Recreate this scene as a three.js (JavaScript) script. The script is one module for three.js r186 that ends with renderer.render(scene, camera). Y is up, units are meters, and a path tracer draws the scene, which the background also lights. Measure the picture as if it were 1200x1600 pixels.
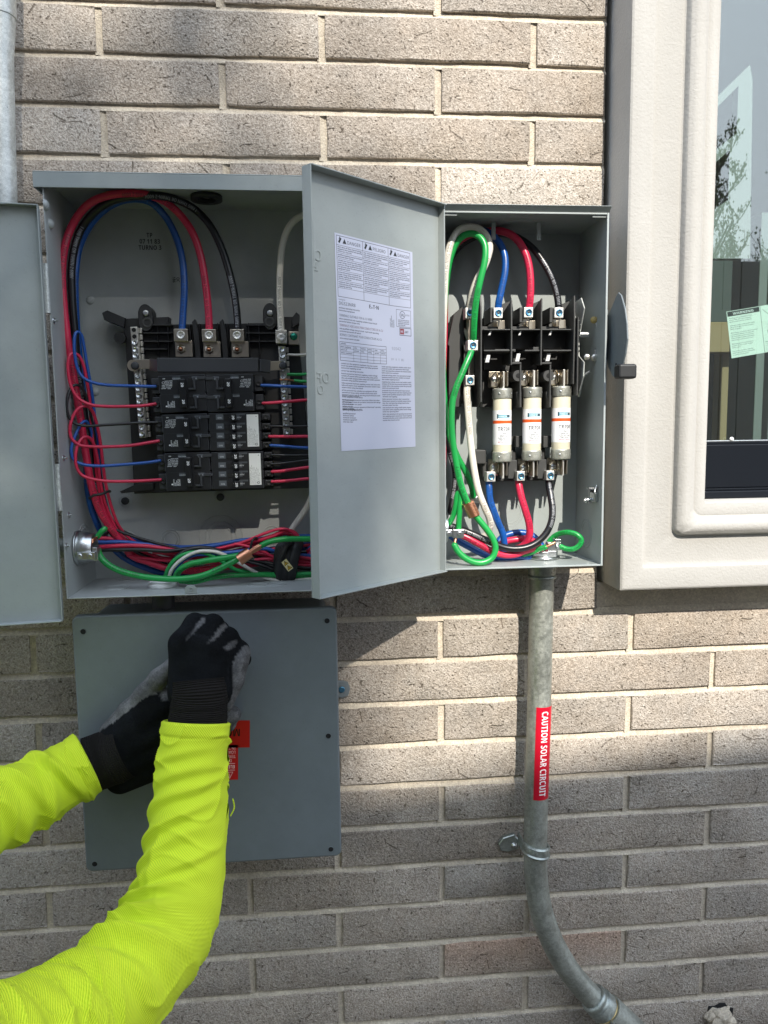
import * as THREE from 'three';
import { RoundedBoxGeometry } from 'three/addons/geometries/RoundedBoxGeometry.js';
import { mergeGeometries, mergeVertices, toCreasedNormals } from 'three/addons/utils/BufferGeometryUtils.js';
import { MarchingCubes } from 'three/addons/objects/MarchingCubes.js';
import { FontLoader } from 'three/addons/loaders/FontLoader.js';
import { TextGeometry } from 'three/addons/geometries/TextGeometry.js';

// ---------------------------------------------------------------- camera, sky, sun, exposure
// World: the brick face is the plane z = 0, the origin lies on a bed joint of the wall about 1.93 m above the ground.
const GROUND = -1.93;
const scene = new THREE.Scene();
const camera = new THREE.PerspectiveCamera(67.7502, 0.75, 0.01, 400);
camera.position.set(-0.19157, -0.38322, 1.14734);
camera.rotation.set(THREE.MathUtils.degToRad(-6.2907), THREE.MathUtils.degToRad(-5.2128), THREE.MathUtils.degToRad(-0.7232), 'YXZ');
camera.updateMatrixWorld(true);

const EXPOSURE = 1.6, SUN = 4.0, SKY = 1.16;
const SUNDIR = new THREE.Vector3(0.185, 0.80, 1).normalize();
{
  const w = 256, h = 128, d = new Float32Array(w * h * 4);
  for (let r = 0; r < h; r++) for (let c = 0; c < w; c++) {
    const up = ((r + 0.5) / h - 0.5) * Math.PI, az = ((c + 0.5) / w - 0.5) * 2 * Math.PI, y = Math.sin(up);
    const dot = Math.cos(up) * Math.cos(az) * SUNDIR.x + y * SUNDIR.y + Math.cos(up) * Math.sin(az) * SUNDIR.z;
    const t = Math.pow(1 - Math.max(0, y), 2.2), g = 0.75 * Math.pow(Math.max(0, dot), 4), k = (c * 4 + r * w * 4);
    d[k] = SKY * (0.50 + 0.30 * t + g); d[k + 1] = SKY * (0.64 + 0.22 * t + g); d[k + 2] = SKY * (0.90 + 0.04 * t + g * 0.9); d[k + 3] = 1;
  }
  const sky = new THREE.DataTexture(d, w, h, THREE.RGBAFormat, THREE.FloatType);
  sky.mapping = THREE.EquirectangularReflectionMapping; sky.magFilter = THREE.LinearFilter; sky.needsUpdate = true;
  scene.background = sky; scene.environment = sky;
}
const sun = new THREE.DirectionalLight(new THREE.Color(1, 0.93, 0.83), SUN);
sun.name = 'sun'; sun.target.position.set(0, -0.4, 0); sun.position.copy(SUNDIR).multiplyScalar(30).add(sun.target.position);
sun.castShadow = true; sun.shadow.mapSize.set(4096, 4096); sun.shadow.radius = 1;
Object.assign(sun.shadow.camera, { left: -6, right: 6, top: 6, bottom: -6, near: 1, far: 60 });
scene.add(sun, sun.target);
const renderer = new THREE.WebGLRenderer({ antialias: true });
renderer.toneMapping = THREE.LinearToneMapping; renderer.toneMappingExposure = EXPOSURE;
renderer.shadowMap.enabled = true;

// ---------------------------------------------------------------- helpers
const V = (x, y, z) => new THREE.Vector3(x, y, z);
let seed = 7;
const rnd = () => { seed = (seed + 0x6D2B79F5) | 0; let t = Math.imul(seed ^ (seed >>> 15), 1 | seed); t = (t + Math.imul(t ^ (t >>> 7), 61 | t)) ^ t; return ((t ^ (t >>> 14)) >>> 0) / 4294967296; };
const rr = (a, b) => a + (b - a) * rnd();
const clamp = THREE.MathUtils.clamp, lerp = THREE.MathUtils.lerp, sstep = THREE.MathUtils.smoothstep;

// survey of the photograph: where the line of sight of a pixel meets the plane z = depth (or x = X, or y = Y)
const FPX = 1191.644;
const sight = (px, py) => V((px - 600) / FPX, (800 - py) / FPX, -1).applyQuaternion(camera.quaternion);
const at = (px, py, z) => { const d = sight(px, py); return camera.position.clone().addScaledVector(d, (z - camera.position.z) / d.z); };
const atX = (px, py, X) => { const d = sight(px, py); return camera.position.clone().addScaledVector(d, (X - camera.position.x) / d.x); };
const atY = (px, py, Y) => { const d = sight(px, py); return camera.position.clone().addScaledVector(d, (Y - camera.position.y) / d.y); };

const names = new Map(), origin = new WeakMap();
function numbered(n) { const k = names.get(n) ?? 0; names.set(n, k + 1); return k ? n + '_' + String(k).padStart(3, '0') : n; }
function tag(o, label, category, group, kind) {
  if (label) o.userData.label = label;
  if (category) o.userData.category = category;
  if (group) o.userData.group = group;
  if (kind) o.userData.kind = kind;
  return o;
}
function thing(name, label, category, p, group) {
  const o = new THREE.Group(); o.name = numbered(name); o.position.copy(p); origin.set(o, p.clone()); scene.add(o);
  return tag(o, label, category, group);
}
function boxUV(g) {                                     // uv in metres, from the side that each triangle faces
  const p = g.attributes.position, uv = new Float32Array(p.count * 2), a = V(), b = V(), c = V();
  for (let i = 0; i < p.count; i += 3) {
    a.fromBufferAttribute(p, i); b.fromBufferAttribute(p, i + 1); c.fromBufferAttribute(p, i + 2);
    const n = b.clone().sub(a).cross(c.clone().sub(a)), x = Math.abs(n.x), y = Math.abs(n.y), z = Math.abs(n.z);
    [a, b, c].forEach((v, k) => { const q = z >= x && z >= y ? [v.x, v.y] : x >= y ? [v.z, v.y] : [v.x, v.z]; uv[(i + k) * 2] = q[0]; uv[(i + k) * 2 + 1] = q[1]; });
  }
  g.setAttribute('uv', new THREE.BufferAttribute(uv, 2));
  return g;
}
// geometries in world metres -> one mesh; keepUV keeps the uv that the geometries carry
function obj(name, geos, m, parent, keepUV) {
  const list = [geos].flat().filter(Boolean).map((g) => {
    let q = g.index ? g.toNonIndexed() : g.clone();
    for (const k of Object.keys(q.attributes)) if (!['position', 'normal', 'uv'].includes(k)) q.deleteAttribute(k);
    q.morphAttributes = {};
    if (!keepUV || !q.attributes.uv) boxUV(q);
    return q;
  });
  const g = list.length > 1 ? mergeGeometries(list) : list[0];
  const mesh = new THREE.Mesh(g, m); mesh.castShadow = mesh.receiveShadow = true;
  if (parent) {
    const o = origin.get(parent); g.translate(-o.x, -o.y, -o.z); mesh.name = name; origin.set(mesh, o); parent.add(mesh);
  } else {
    g.computeBoundingBox(); const b = g.boundingBox, o = V((b.min.x + b.max.x) / 2, b.min.y, (b.min.z + b.max.z) / 2);
    g.translate(-o.x, -o.y, -o.z); mesh.position.copy(o); origin.set(mesh, o); mesh.name = numbered(name); scene.add(mesh);
  }
  return mesh;
}
const box = (x0, x1, y0, y1, z0, z1, r = 0.0008) => {
  const w = Math.abs(x1 - x0), h = Math.abs(y1 - y0), d = Math.abs(z1 - z0), q = Math.min(r, w / 2.2, h / 2.2, d / 2.2);
  return (q > 1e-5 ? new RoundedBoxGeometry(w, h, d, 1, q) : new THREE.BoxGeometry(w, h, d)).translate((x0 + x1) / 2, (y0 + y1) / 2, (z0 + z1) / 2);
};
const cyl = (a, b, r0, r1 = r0, n = 20, open = false) => {
  const d = b.clone().sub(a), g = new THREE.CylinderGeometry(r1, r0, d.length(), n, 1, open);
  return g.applyQuaternion(new THREE.Quaternion().setFromUnitVectors(V(0, 1, 0), d.normalize())).translate((a.x + b.x) / 2, (a.y + b.y) / 2, (a.z + b.z) / 2);
};
const bar = (a, b, w, h, up = V(0, 1, 0)) => {           // a rectangular bar from a to b
  const d = b.clone().sub(a), L = d.length(), z = d.normalize(), x = up.clone().cross(z).normalize(), y = z.clone().cross(x);
  return new RoundedBoxGeometry(w, h, L, 1, Math.min(w, h) * 0.12).applyMatrix4(new THREE.Matrix4().makeBasis(x, y, z).setPosition(a.clone().add(b).multiplyScalar(0.5)));
};
const tube = (pts, r, n = 8, seg = 7) => new THREE.TubeGeometry(new THREE.CatmullRomCurve3(pts, false, 'centripetal'), Math.max(8, pts.length * seg), r, n, false);
const lathe = (prof, n, p, axis = V(0, 1, 0)) => new THREE.LatheGeometry(prof.map(([r, y]) => new THREE.Vector2(Math.max(r, 1e-5), y)), n)
  .applyQuaternion(new THREE.Quaternion().setFromUnitVectors(V(0, 1, 0), axis)).translate(p.x, p.y, p.z);
const ring = (p, R, t, axis = V(0, 0, 1), n = 40) => new THREE.TorusGeometry(R, t, 5, n).applyQuaternion(new THREE.Quaternion().setFromUnitVectors(V(0, 0, 1), axis)).translate(p.x, p.y, p.z);
const dome = (p, r, h, axis = V(0, 0, 1), n = 14) => lathe([[0, h], [r * 0.5, h * 0.86], [r * 0.85, h * 0.5], [r, 0]], n, p, axis);
// a flat outline (list of [x, y] in world metres) given thickness from z0 to z1
const slab = (pts, z0, z1, bevel = 0.0006) => {
  const s = new THREE.Shape(pts.map(([x, y]) => new THREE.Vector2(x, y))), b = Math.min(bevel, Math.abs(z1 - z0) / 3);
  return new THREE.ExtrudeGeometry(s, { depth: z1 - z0 - 2 * b, bevelEnabled: b > 0, bevelThickness: b, bevelSize: b, bevelOffset: -b, bevelSegments: 1, curveSegments: 10 }).translate(0, 0, z0 + b);
};
// the same with the outline in the plane x = const: list of [z, y], thickness from x0 to x1
const slabX = (pts, x0, x1, bevel = 0.0006) => slab(pts.map(([z, y]) => [-z, y]), x0, x1, bevel).applyMatrix4(new THREE.Matrix4().set(0, 0, 1, 0, 0, 1, 0, 0, -1, 0, 0, 0, 0, 0, 0, 1));
const plane = (w, h) => new THREE.PlaneGeometry(w, h);

// ---------------------------------------------------------------- textures
function noiseTile(n, cells, s, octaves = 1, gain = 0.5) {   // tileable value noise 0..1
  const out = new Float32Array(n * n); let amp = 1, total = 0;
  for (let o = 0, c = cells; o < octaves; o++, c *= 2, amp *= gain) {
    const keep = seed; seed = s * 977 + o * 131 + c; const L = new Float32Array(c * c); for (let i = 0; i < c * c; i++) L[i] = rnd(); seed = keep;
    for (let y = 0; y < n; y++) {
      const fy = (y / n) * c, y0 = fy | 0, ty = fy - y0, sy = ty * ty * (3 - 2 * ty), r0 = y0 * c, r1 = ((y0 + 1) % c) * c;
      for (let x = 0; x < n; x++) {
        const fx = (x / n) * c, x0 = fx | 0, tx = fx - x0, sx = tx * tx * (3 - 2 * tx), x1 = (x0 + 1) % c;
        const a = L[r0 + x0], b = L[r0 + x1], e = L[r1 + x0], f = L[r1 + x1];
        out[y * n + x] += amp * (a + (b - a) * sx + (e + (f - e) * sx - a - (b - a) * sx) * sy);
      }
    }
    total += amp;
  }
  for (let i = 0; i < out.length; i++) out[i] /= total;
  return out;
}
function dataTex(n, metres, f, srgb) {
  const d = new Uint8Array(n * n * 4);
  for (let i = 0; i < n * n; i++) { const c = f(i); for (let k = 0; k < 3; k++) d[i * 4 + k] = clamp(Math.round(Array.isArray(c) ? c[k] : c), 0, 255); d[i * 4 + 3] = 255; }
  const t = new THREE.DataTexture(d, n, n, THREE.RGBAFormat); t.wrapS = t.wrapT = THREE.RepeatWrapping; t.magFilter = THREE.LinearFilter;
  if (srgb) t.colorSpace = THREE.SRGBColorSpace;
  t.repeat.set(1 / metres, 1 / metres); t.needsUpdate = true;
  return t;
}
function canvasTex(w, h, draw) {
  const c = document.createElement('canvas'); c.width = w; c.height = h; draw(c.getContext('2d'), w, h);
  const t = new THREE.CanvasTexture(c); t.colorSpace = THREE.SRGBColorSpace; t.anisotropy = 8; return t;
}
// fired brick: sandy grain, dark pits, scratches left by the cutting wire
const BR = 1024;
const bGrain = noiseTile(BR, 512, 3, 1), bGrain2 = noiseTile(BR, 256, 5, 2, 0.6), bBlot = noiseTile(BR, 8, 9, 4, 0.55), bPit = noiseTile(BR, 256, 12, 1), bStreak = noiseTile(BR, 32, 15, 3);
const bMark = new Float32Array(BR * BR);
for (let k = 0; k < 150; k++) {
  let x = rnd() * BR, y = rnd() * BR, a = rr(-1.2, 1.2) + (rnd() < 0.5 ? 0.9 : 0), n = rr(8, 46) | 0, w = rr(0.4, 1.3), s = rr(0.45, 1), light = rnd() < 0.3 ? -0.6 : 1;
  for (let i = 0; i < n; i++) {
    x += Math.cos(a); y += Math.sin(a); a += rr(-0.12, 0.12);
    for (let dy = -2; dy <= 2; dy++) for (let dx = -2; dx <= 2; dx++) if (Math.hypot(dx, dy) < w + 0.4) {
      const q = ((Math.round(y + dy) & (BR - 1)) * BR) + (Math.round(x + dx) & (BR - 1)); bMark[q] = light > 0 ? Math.max(bMark[q], s) : Math.min(bMark[q], -0.5 * s);
    }
  }
}
const pit = (i) => sstep(bPit[i], 0.83, 0.93);
const brickMap = dataTex(BR, 0.62, (i) => {
  const g = (bGrain[i] - 0.5) * 74 + (bGrain2[i] - 0.5) * 64 + (bBlot[i] - 0.5) * 52 - pit(i) * 80 - Math.max(0, bMark[i]) * 78 + Math.max(0, -bMark[i]) * 40;
  const w = (bStreak[i] - 0.5) * 5;
  return [165 + g * 0.68 + w * 0.7, 156 + g * 0.68, 145 + g * 0.68 - w * 0.7];
}, true);
const brickBump = dataTex(BR, 0.62, (i) => 150 + (bGrain[i] - 0.5) * 90 + (bGrain2[i] - 0.5) * 120 + (bBlot[i] - 0.5) * 40 - pit(i) * 90 - Math.max(0, bMark[i]) * 110 + Math.max(0, -bMark[i]) * 30);
const n512a = noiseTile(512, 128, 21, 2, 0.6), n512b = noiseTile(512, 8, 23, 5, 0.55), n512c = noiseTile(512, 256, 27, 1), n512d = noiseTile(512, 48, 29, 2);
const mortarMap = dataTex(512, 0.35, (i) => { const g = (n512a[i] - 0.5) * 34 + (n512b[i] - 0.5) * 42 + (n512c[i] - 0.5) * 22; return [197 + g, 186 + g, 168 + g * 0.9]; }, true);
const gritBump = dataTex(512, 0.18, (i) => 128 + (n512a[i] - 0.5) * 120 + (n512c[i] - 0.5) * 80 + (n512b[i] - 0.5) * 60);
const stuccoBump = dataTex(512, 0.13, (i) => 128 + (n512d[i] - 0.5) * 150 + (n512a[i] - 0.5) * 80);
const stuccoMap = dataTex(512, 0.9, (i) => { const g = (n512b[i] - 0.5) * 16; return [174 + g, 172 + g, 167 + g]; }, true);
const paintBump = dataTex(512, 0.09, (i) => 128 + (n512d[i] - 0.5) * 120);
const paintRough = dataTex(512, 0.5, (i) => 120 + (n512b[i] - 0.5) * 90 + (n512a[i] - 0.5) * 18);
const dustMap = dataTex(512, 0.42, (i) => { const g = (n512b[i] - 0.5) * 26 + (n512d[i] - 0.5) * 5 - Math.max(0, n512c[i] - 0.93) * 240; return [247 + g, 247 + g, 245 + g]; }, true);
const galvMap = dataTex(512, 0.16, (i) => { const g = (n512b[i] - 0.5) * 52 + (n512d[i] - 0.5) * 34 + (n512c[i] - 0.5) * 26; return [168 + g, 171 + g, 168 + g]; }, true);
const galvRough = dataTex(512, 0.16, (i) => 118 + (n512b[i] - 0.5) * 110 + (n512d[i] - 0.5) * 60);
const groundMap = dataTex(512, 1.1, (i) => { const g = (n512b[i] - 0.5) * 50 + (n512a[i] - 0.5) * 60 + (n512c[i] - 0.5) * 50; return [112 + g, 104 + g, 92 + g]; }, true);
const weaveBump = (() => { const n = 256; return dataTex(n, 0.034, (i) => { const x = i % n, y = (i / n) | 0, a = Math.sin(((x + y) / n) * Math.PI * 2 * 10), b = Math.sin((y / n) * Math.PI * 2 * 20 + (x / n) * Math.PI * 2 * 6); return 128 + a * 58 + b * 34 + (n512c[(y * 2 * 512 + x * 2)] - 0.5) * 30; }); })();
const weaveMap = (() => { const n = 256; return dataTex(n, 0.034, (i) => { const x = i % n, y = (i / n) | 0, a = Math.sin(((x + y) / n) * Math.PI * 2 * 10); return [218 + a * 20, 242 + a * 13, 52 + a * 16]; }, true); })();
const ribBump = (() => { const n = 128; return dataTex(n, 0.02, (i) => 128 + Math.sin((((i / n) | 0) / n) * Math.PI * 2 * 8) * 100); })();
const gloveMap = dataTex(512, 0.16, (i) => { const g = (n512b[i] - 0.5) * 150 + (n512a[i] - 0.5) * 60; return [200 + g, 202 + g, 205 + g]; }, true);

// ---------------------------------------------------------------- materials (base colours are linear)
const lin = (r, g, b) => new THREE.Color().setRGB(r, g, b);
const std = (o) => new THREE.MeshStandardMaterial({ roughness: 0.6, metalness: 0, ...o });
const phy = (o) => new THREE.MeshPhysicalMaterial({ roughness: 0.5, metalness: 0, ...o });
const M = {
  brick: std({ map: brickMap, bumpMap: brickBump, bumpScale: 0.0023, roughness: 0.93, vertexColors: true }),
  brickPlain: std({ map: brickMap, bumpMap: brickBump, bumpScale: 0.0016, roughness: 0.93 }),
  mortar: std({ map: mortarMap, bumpMap: gritBump, bumpScale: 0.0016, roughness: 0.95 }),
  stucco: std({ map: stuccoMap, bumpMap: stuccoBump, bumpScale: 0.00055, roughness: 0.88 }),
  paint: phy({ map: dustMap, color: lin(0.345, 0.380, 0.378), bumpMap: paintBump, bumpScale: 0.00010, roughnessMap: paintRough, roughness: 0.88, specularIntensity: 0.9 }),
  paintIn: phy({ map: dustMap, color: lin(0.42, 0.445, 0.445), bumpMap: paintBump, bumpScale: 0.00010, roughnessMap: paintRough, roughness: 0.92 }),
  rim: phy({ color: lin(0.36, 0.40, 0.40), roughness: 0.4 }),
  pvc: phy({ map: dustMap, color: lin(0.172, 0.200, 0.217), bumpMap: paintBump, bumpScale: 0.00008, roughnessMap: paintRough, roughness: 0.95 }),
  galv: std({ map: galvMap, roughnessMap: galvRough, roughness: 0.95, metalness: 0.4, color: lin(1.5, 1.5, 1.5), bumpMap: gritBump, bumpScale: 0.0001 }),
  galvOld: std({ map: galvMap, roughnessMap: galvRough, roughness: 1.1, metalness: 0.62, bumpMap: gritBump, bumpScale: 0.0002, color: lin(0.92, 0.92, 0.85) }),
  galvDark: std({ map: galvMap, roughnessMap: galvRough, roughness: 0.9, metalness: 0.75, bumpMap: gritBump, bumpScale: 0.0002, color: lin(1.0, 1.04, 1.0) }),
  zinc: std({ color: lin(0.62, 0.64, 0.64), roughness: 0.3, metalness: 1, bumpMap: gritBump, bumpScale: 0.0001 }),
  alu: std({ color: lin(0.66, 0.64, 0.58), roughness: 0.36, metalness: 0.9, bumpMap: gritBump, bumpScale: 0.0001 }),
  lugFace: std({ color: lin(0.72, 0.71, 0.67), roughness: 0.42, metalness: 0.75 }),
  brass: std({ color: lin(0.62, 0.48, 0.24), roughness: 0.35, metalness: 1 }),
  capMetal: std({ map: galvMap, color: lin(1.25, 1.22, 1.12), roughness: 0.40, metalness: 0.7, bumpMap: gritBump, bumpScale: 0.0002 }),
  copper: std({ color: lin(0.72, 0.34, 0.2), roughness: 0.35, metalness: 1, bumpMap: gritBump, bumpScale: 0.0003 }),
  tin: std({ color: lin(0.62, 0.56, 0.46), roughness: 0.28, metalness: 1 }),
  black: phy({ color: lin(0.018, 0.019, 0.020), roughness: 0.52, bumpMap: paintBump, bumpScale: 0.00006 }),
  blackGray: phy({ color: lin(0.040, 0.041, 0.040), roughness: 0.55 }),
  charcoal: phy({ color: lin(0.035, 0.038, 0.043), roughness: 0.5 }),
  blueScrew: std({ color: lin(0.10, 0.27, 0.42), roughness: 0.3, metalness: 0.8 }),
  greenScrew: std({ color: lin(0.02, 0.22, 0.15), roughness: 0.3, metalness: 0.7 }),
  hole: std({ color: lin(0.01, 0.01, 0.01), roughness: 0.9 }),
  fuseBody: std({ color: lin(0.66, 0.62, 0.47), roughness: 0.65, bumpMap: gritBump, bumpScale: 0.0002 }),
  frame: phy({ color: lin(0.008, 0.010, 0.014), roughness: 0.32, specularIntensity: 0.35 }),
  glass: phy({ color: lin(0.84, 0.91, 0.89), transmission: 1, thickness: 0, roughness: 0.01, ior: 2.05 }),
  sleeve: phy({ map: weaveMap, color: lin(1.0, 0.98, 0.75), bumpMap: weaveBump, bumpScale: 0.0009, roughness: 0.85, sheen: 0.25, sheenRoughness: 0.6, sheenColor: lin(0.7, 1, 0.2) }),
  glove: phy({ map: gloveMap, bumpMap: gritBump, bumpScale: 0.0006, roughness: 1, specularIntensity: 0.3, vertexColors: true }),
  cuff: phy({ specularIntensity: 0.3, color: lin(0.014, 0.0125, 0.0118), bumpMap: ribBump, bumpScale: 0.0016, roughness: 0.9 }),
  skin: phy({ color: lin(0.45, 0.27, 0.19), roughness: 0.55 }),
  denim: std({ color: lin(0.05, 0.06, 0.09), roughness: 0.9, bumpMap: weaveBump, bumpScale: 0.0005 }),
  boot: std({ color: lin(0.07, 0.045, 0.03), roughness: 0.7 }),
  ground: std({ map: groundMap, bumpMap: gritBump, bumpScale: 0.01, roughness: 0.95 }),
  wood: std({ color: lin(0.42, 0.30, 0.17), roughness: 0.75 }),
  fence: std({ color: lin(0.30, 0.27, 0.23), roughness: 0.85 }),
  white: std({ color: lin(0.74, 0.75, 0.74), roughness: 0.7 }),
  siding: std({ color: lin(0.085, 0.075, 0.07), roughness: 0.7 }),
  roof: std({ color: lin(0.07, 0.07, 0.075), roughness: 0.9 }),
  bark: std({ color: lin(0.24, 0.21, 0.17), roughness: 0.9 }),
  bud: std({ color: lin(0.20, 0.23, 0.10), roughness: 0.8 }),
  room: std({ color: lin(0.52, 0.53, 0.51), roughness: 0.9 }),
  darkPane: phy({ color: lin(0.02, 0.03, 0.035), roughness: 0.05 }),
};
const wireBump = gritBump;
const insul = (r, g, b, rough = 0.42) => phy({ color: lin(r, g, b), roughness: rough, bumpMap: wireBump, bumpScale: 0.00012, clearcoat: 0.15, clearcoatRoughness: 0.25 });
const WIRE = {
  red: insul(0.62, 0.022, 0.075), blue: insul(0.012, 0.085, 0.36), black: insul(0.012, 0.012, 0.014), white: insul(0.72, 0.70, 0.64), green: insul(0.015, 0.36, 0.085),
};
const printed = (base, ink, words, glossy = 0.34) => {      // insulation with a line of print along it
  const t = canvasTex(1024, 64, (c, w, h) => {
    c.fillStyle = base; c.fillRect(0, 0, w, h); c.fillStyle = ink; c.font = 'bold 15px sans-serif'; c.globalAlpha = 0.75;
    for (const y of [20, 52]) for (let x = 0; x < w; x += 512) c.fillText(words, x + 8, y);
  });
  t.wrapS = t.wrapT = THREE.RepeatWrapping;
  return phy({ map: t, roughness: glossy, clearcoat: 0.15, clearcoatRoughness: 0.25 });
};
const CABLE = {
  red: printed('#cf2a4d', '#5a1020', '1 AWG THHN OR THWN-2 600V'), black: printed('#15161a', '#b9bcc0', '1 AWG THHN OR THWN-2 600V'), blue: printed('#11509c', '#0a2850', '1 AWG THHN OR THWN-2 600V'),
  white: printed('#ded9cd', '#77746c', '1 AWG THHN OR THWN-2 600V'), green: printed('#1c9a48', '#0b4a22', '6 AWG THHN OR THWN-2 600V'),
};

// ---------------------------------------------------------------- ground, the neighbour's house that shades the lower wall, what the window mirrors
tag(obj('ground', box(-60, 60, GROUND - 0.4, GROUND, -60, 60, 0), M.ground), 'bare gravelly ground at the foot of the wall', null, null, 'structure');

function houseWindow(parent, x0, x1, y0, y1, z, s) {       // s = +1 faces +z, -1 faces -z
  const f = obj('window', [box(x0 - 0.09, x0, y0 - 0.09, y1 + 0.09, z, z + s * 0.05, 0.004), box(x1, x1 + 0.09, y0 - 0.09, y1 + 0.09, z, z + s * 0.05, 0.004), box(x0, x1, y1, y1 + 0.09, z, z + s * 0.05, 0.004), box(x0, x1, y0 - 0.09, y0, z, z + s * 0.05, 0.004), box((x0 + x1) / 2 - 0.025, (x0 + x1) / 2 + 0.025, y0, y1, z + s * 0.006, z + s * 0.03, 0.003)], M.white, parent);
  obj('pane', box(x0, x1, y0, y1, z + s * 0.001, z + s * 0.006, 0), M.darkPane, f);
}
{
  const zf = 6, eave = 3.83, h = thing('house', 'neighbouring house with a low stepped eave and dark siding, across the side yard', 'house', V(-2, GROUND, 9));
  obj('wall', [box(0.9, 2.55, GROUND, eave - 0.25, zf + 0.35, 8.4, 0.01), box(-9, 0.9, GROUND, 3.96, zf + 0.35, 8.4, 0.01)], M.siding, h);
  obj('roof', [bar(V(0.88, eave - 0.09, zf + 1.3), V(2.75, eave + 0.08, zf + 1.3), 2.6, 0.22), box(-9.3, 0.955, 3.96, 4.2, zf - 0.02, 8.7, 0.01)], M.roof, h);
  obj('trim_board', [box(0.852, 0.942, GROUND, 3.95, zf + 0.25, zf + 0.349, 0.006), box(2.45, 2.56, GROUND, 3.5, zf + 0.25, zf + 0.349, 0.006)], M.white, h);
  for (const [x0, x1, y0, y1] of [[-1.6, -0.4, 0.9, 2.3], [-4.2, -3, 0.9, 2.3], [1.2, 2.1, 1.4, 2.6]]) houseWindow(h, x0, x1, y0, y1, zf + 0.35, -1);
}
{
  const f = thing('wooden_fence', 'dark wooden board fence at the end of the yard', 'fence', V(5.5, GROUND, 4.6));
  for (let k = 0; k < 40; k++) obj('fence_board', box(2.7 + k * 0.145, 2.7 + k * 0.145 + 0.138, GROUND + 0.05, 0.86 + (k % 3) * 0.012, 4.6, 4.622, 0.004), M.fence, f);
  for (let k = 0; k < 4; k++) obj('post', box(2.7 + k * 1.9, 2.79 + k * 1.9, GROUND, 0.9, 4.623, 4.71, 0.006), M.fence, f);
  obj('rail', [box(2.7, 8.5, 0.4, 0.49, 4.5775, 4.5995, 0.004), box(2.7, 8.5, -1.4, -1.31, 4.5775, 4.5995, 0.004)], M.fence, f);
}
function tree(x, z, hgt, label) {
  const t = thing('young_tree', label, 'tree', V(x, GROUND, z), 'young trees beyond the fence'), limbs = [], buds = [];
  const grow = (p, d, len, r, lvl) => {
    const q = p.clone().addScaledVector(d, len), m = p.clone().lerp(q, 0.5).add(V(rr(-1, 1), rr(-1, 1), rr(-1, 1)).multiplyScalar(len * 0.06));
    limbs.push(tube([p, m, q], r, 5, 2));
    if (lvl >= 1) for (let k = 0; k < 5; k++) { const o = p.clone().lerp(q, rnd()); buds.push(new THREE.OctahedronGeometry(rr(0.005, 0.013), 0).scale(1, 1.6, 1).translate(o.x + rr(-0.04, 0.04), o.y + rr(-0.03, 0.05), o.z + rr(-0.04, 0.04))); }
    if (lvl >= 3) return;
    const n = lvl === 0 ? 34 : lvl === 1 ? 7 : 4;
    for (let k = 0; k < n; k++) {
      const b = p.clone().lerp(q, lvl === 0 ? 0.2 + 0.79 * k / n : rr(0.15, 1)), a = rnd() * 6.283, up = lvl === 0 ? 2.0 : 1.5;
      grow(b, V(Math.cos(a), up * rr(0.7, 1.3), Math.sin(a)).normalize(), len * (lvl === 0 ? 0.25 * (1.2 - 0.75 * k / n) : rr(0.3, 0.5)), r * (lvl === 0 ? 0.3 : 0.5), lvl + 1);
    }
  };
  grow(V(x, GROUND, z), V(0, 1, 0), hgt, 0.035, 0);
  obj('trunk', limbs, M.bark, t); tag(obj('crown', buds, M.bud, t), null, null, null, 'stuff');
}
{
  const t = thing('leafy_tree', 'tall tree in young leaf behind the neighbouring house', 'tree', V(-0.1, GROUND, 10.5)), pos = [], limbs = [tube([V(-0.1, GROUND, 10.5), V(-0.15, 2, 10.55), V(0, 5.5, 10.5), V(0.05, 9.6, 10.5)], 0.11, 10, 6)];
  for (let k = 0; k < 26; k++) { const a = k * 2.4, y = 6.2 + k * 0.13, r = 1.2 + 0.5 * rnd(); limbs.push(tube([V(0, y, 10.5), V(Math.cos(a) * r * 0.5, y + 0.35, 10.5 + Math.sin(a) * r * 0.35), V(Math.cos(a) * r, y + 0.8, 10.5 + Math.sin(a) * r * 0.7)], 0.022, 5, 3)); }
  obj('trunk', limbs, M.bark, t);
  for (let k = 0; k < 21000;) {
    const p = V(rr(-1, 1), rr(-1, 1), rr(-1, 1)); if (p.x ** 4 + p.y ** 4 + p.z ** 4 > 1) continue; k++; if (rnd() < 0.68 * sstep(8.3 + p.y * 2.1 - p.z * 1.04, 8.24, 8.52)) continue;
    const c = V(p.x * 1.97 - 0.12, 8.3 + p.y * 2.1, 10.5 + p.z * 1.3), u = V(rr(-1, 1), rr(-1, 1), rr(-1, 1)).normalize(), v = V(rr(-1, 1), rr(-1, 1), rr(-1, 1)).cross(u).normalize(), s = rr(0.035, 0.05), b = u.clone().cross(v).multiplyScalar(s * 0.3);
    const A = c.clone().addScaledVector(u, s), B = c.clone().addScaledVector(v, s * 0.8).add(b), C = c.clone().addScaledVector(u, -s), D = c.clone().addScaledVector(v, -s * 0.8).add(b);
    for (const q of [A, B, C, A, C, D]) pos.push(q.x, q.y, q.z);
  }
  const g = new THREE.BufferGeometry(); g.setAttribute('position', new THREE.Float32BufferAttribute(pos, 3)); g.computeVertexNormals();
  tag(obj('crown', g, M.bud, t), null, null, null, 'stuff');
}
tree(4.9, 6.2, 5.4, 'tall young tree with bare upright twigs, mirrored in the window');
tree(4.0, 6.9, 4.3, 'shorter budding tree behind the board fence, mirrored in the window');
tree(6.4, 7.6, 4.6, 'bushy young tree at the far corner of the fence');

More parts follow.
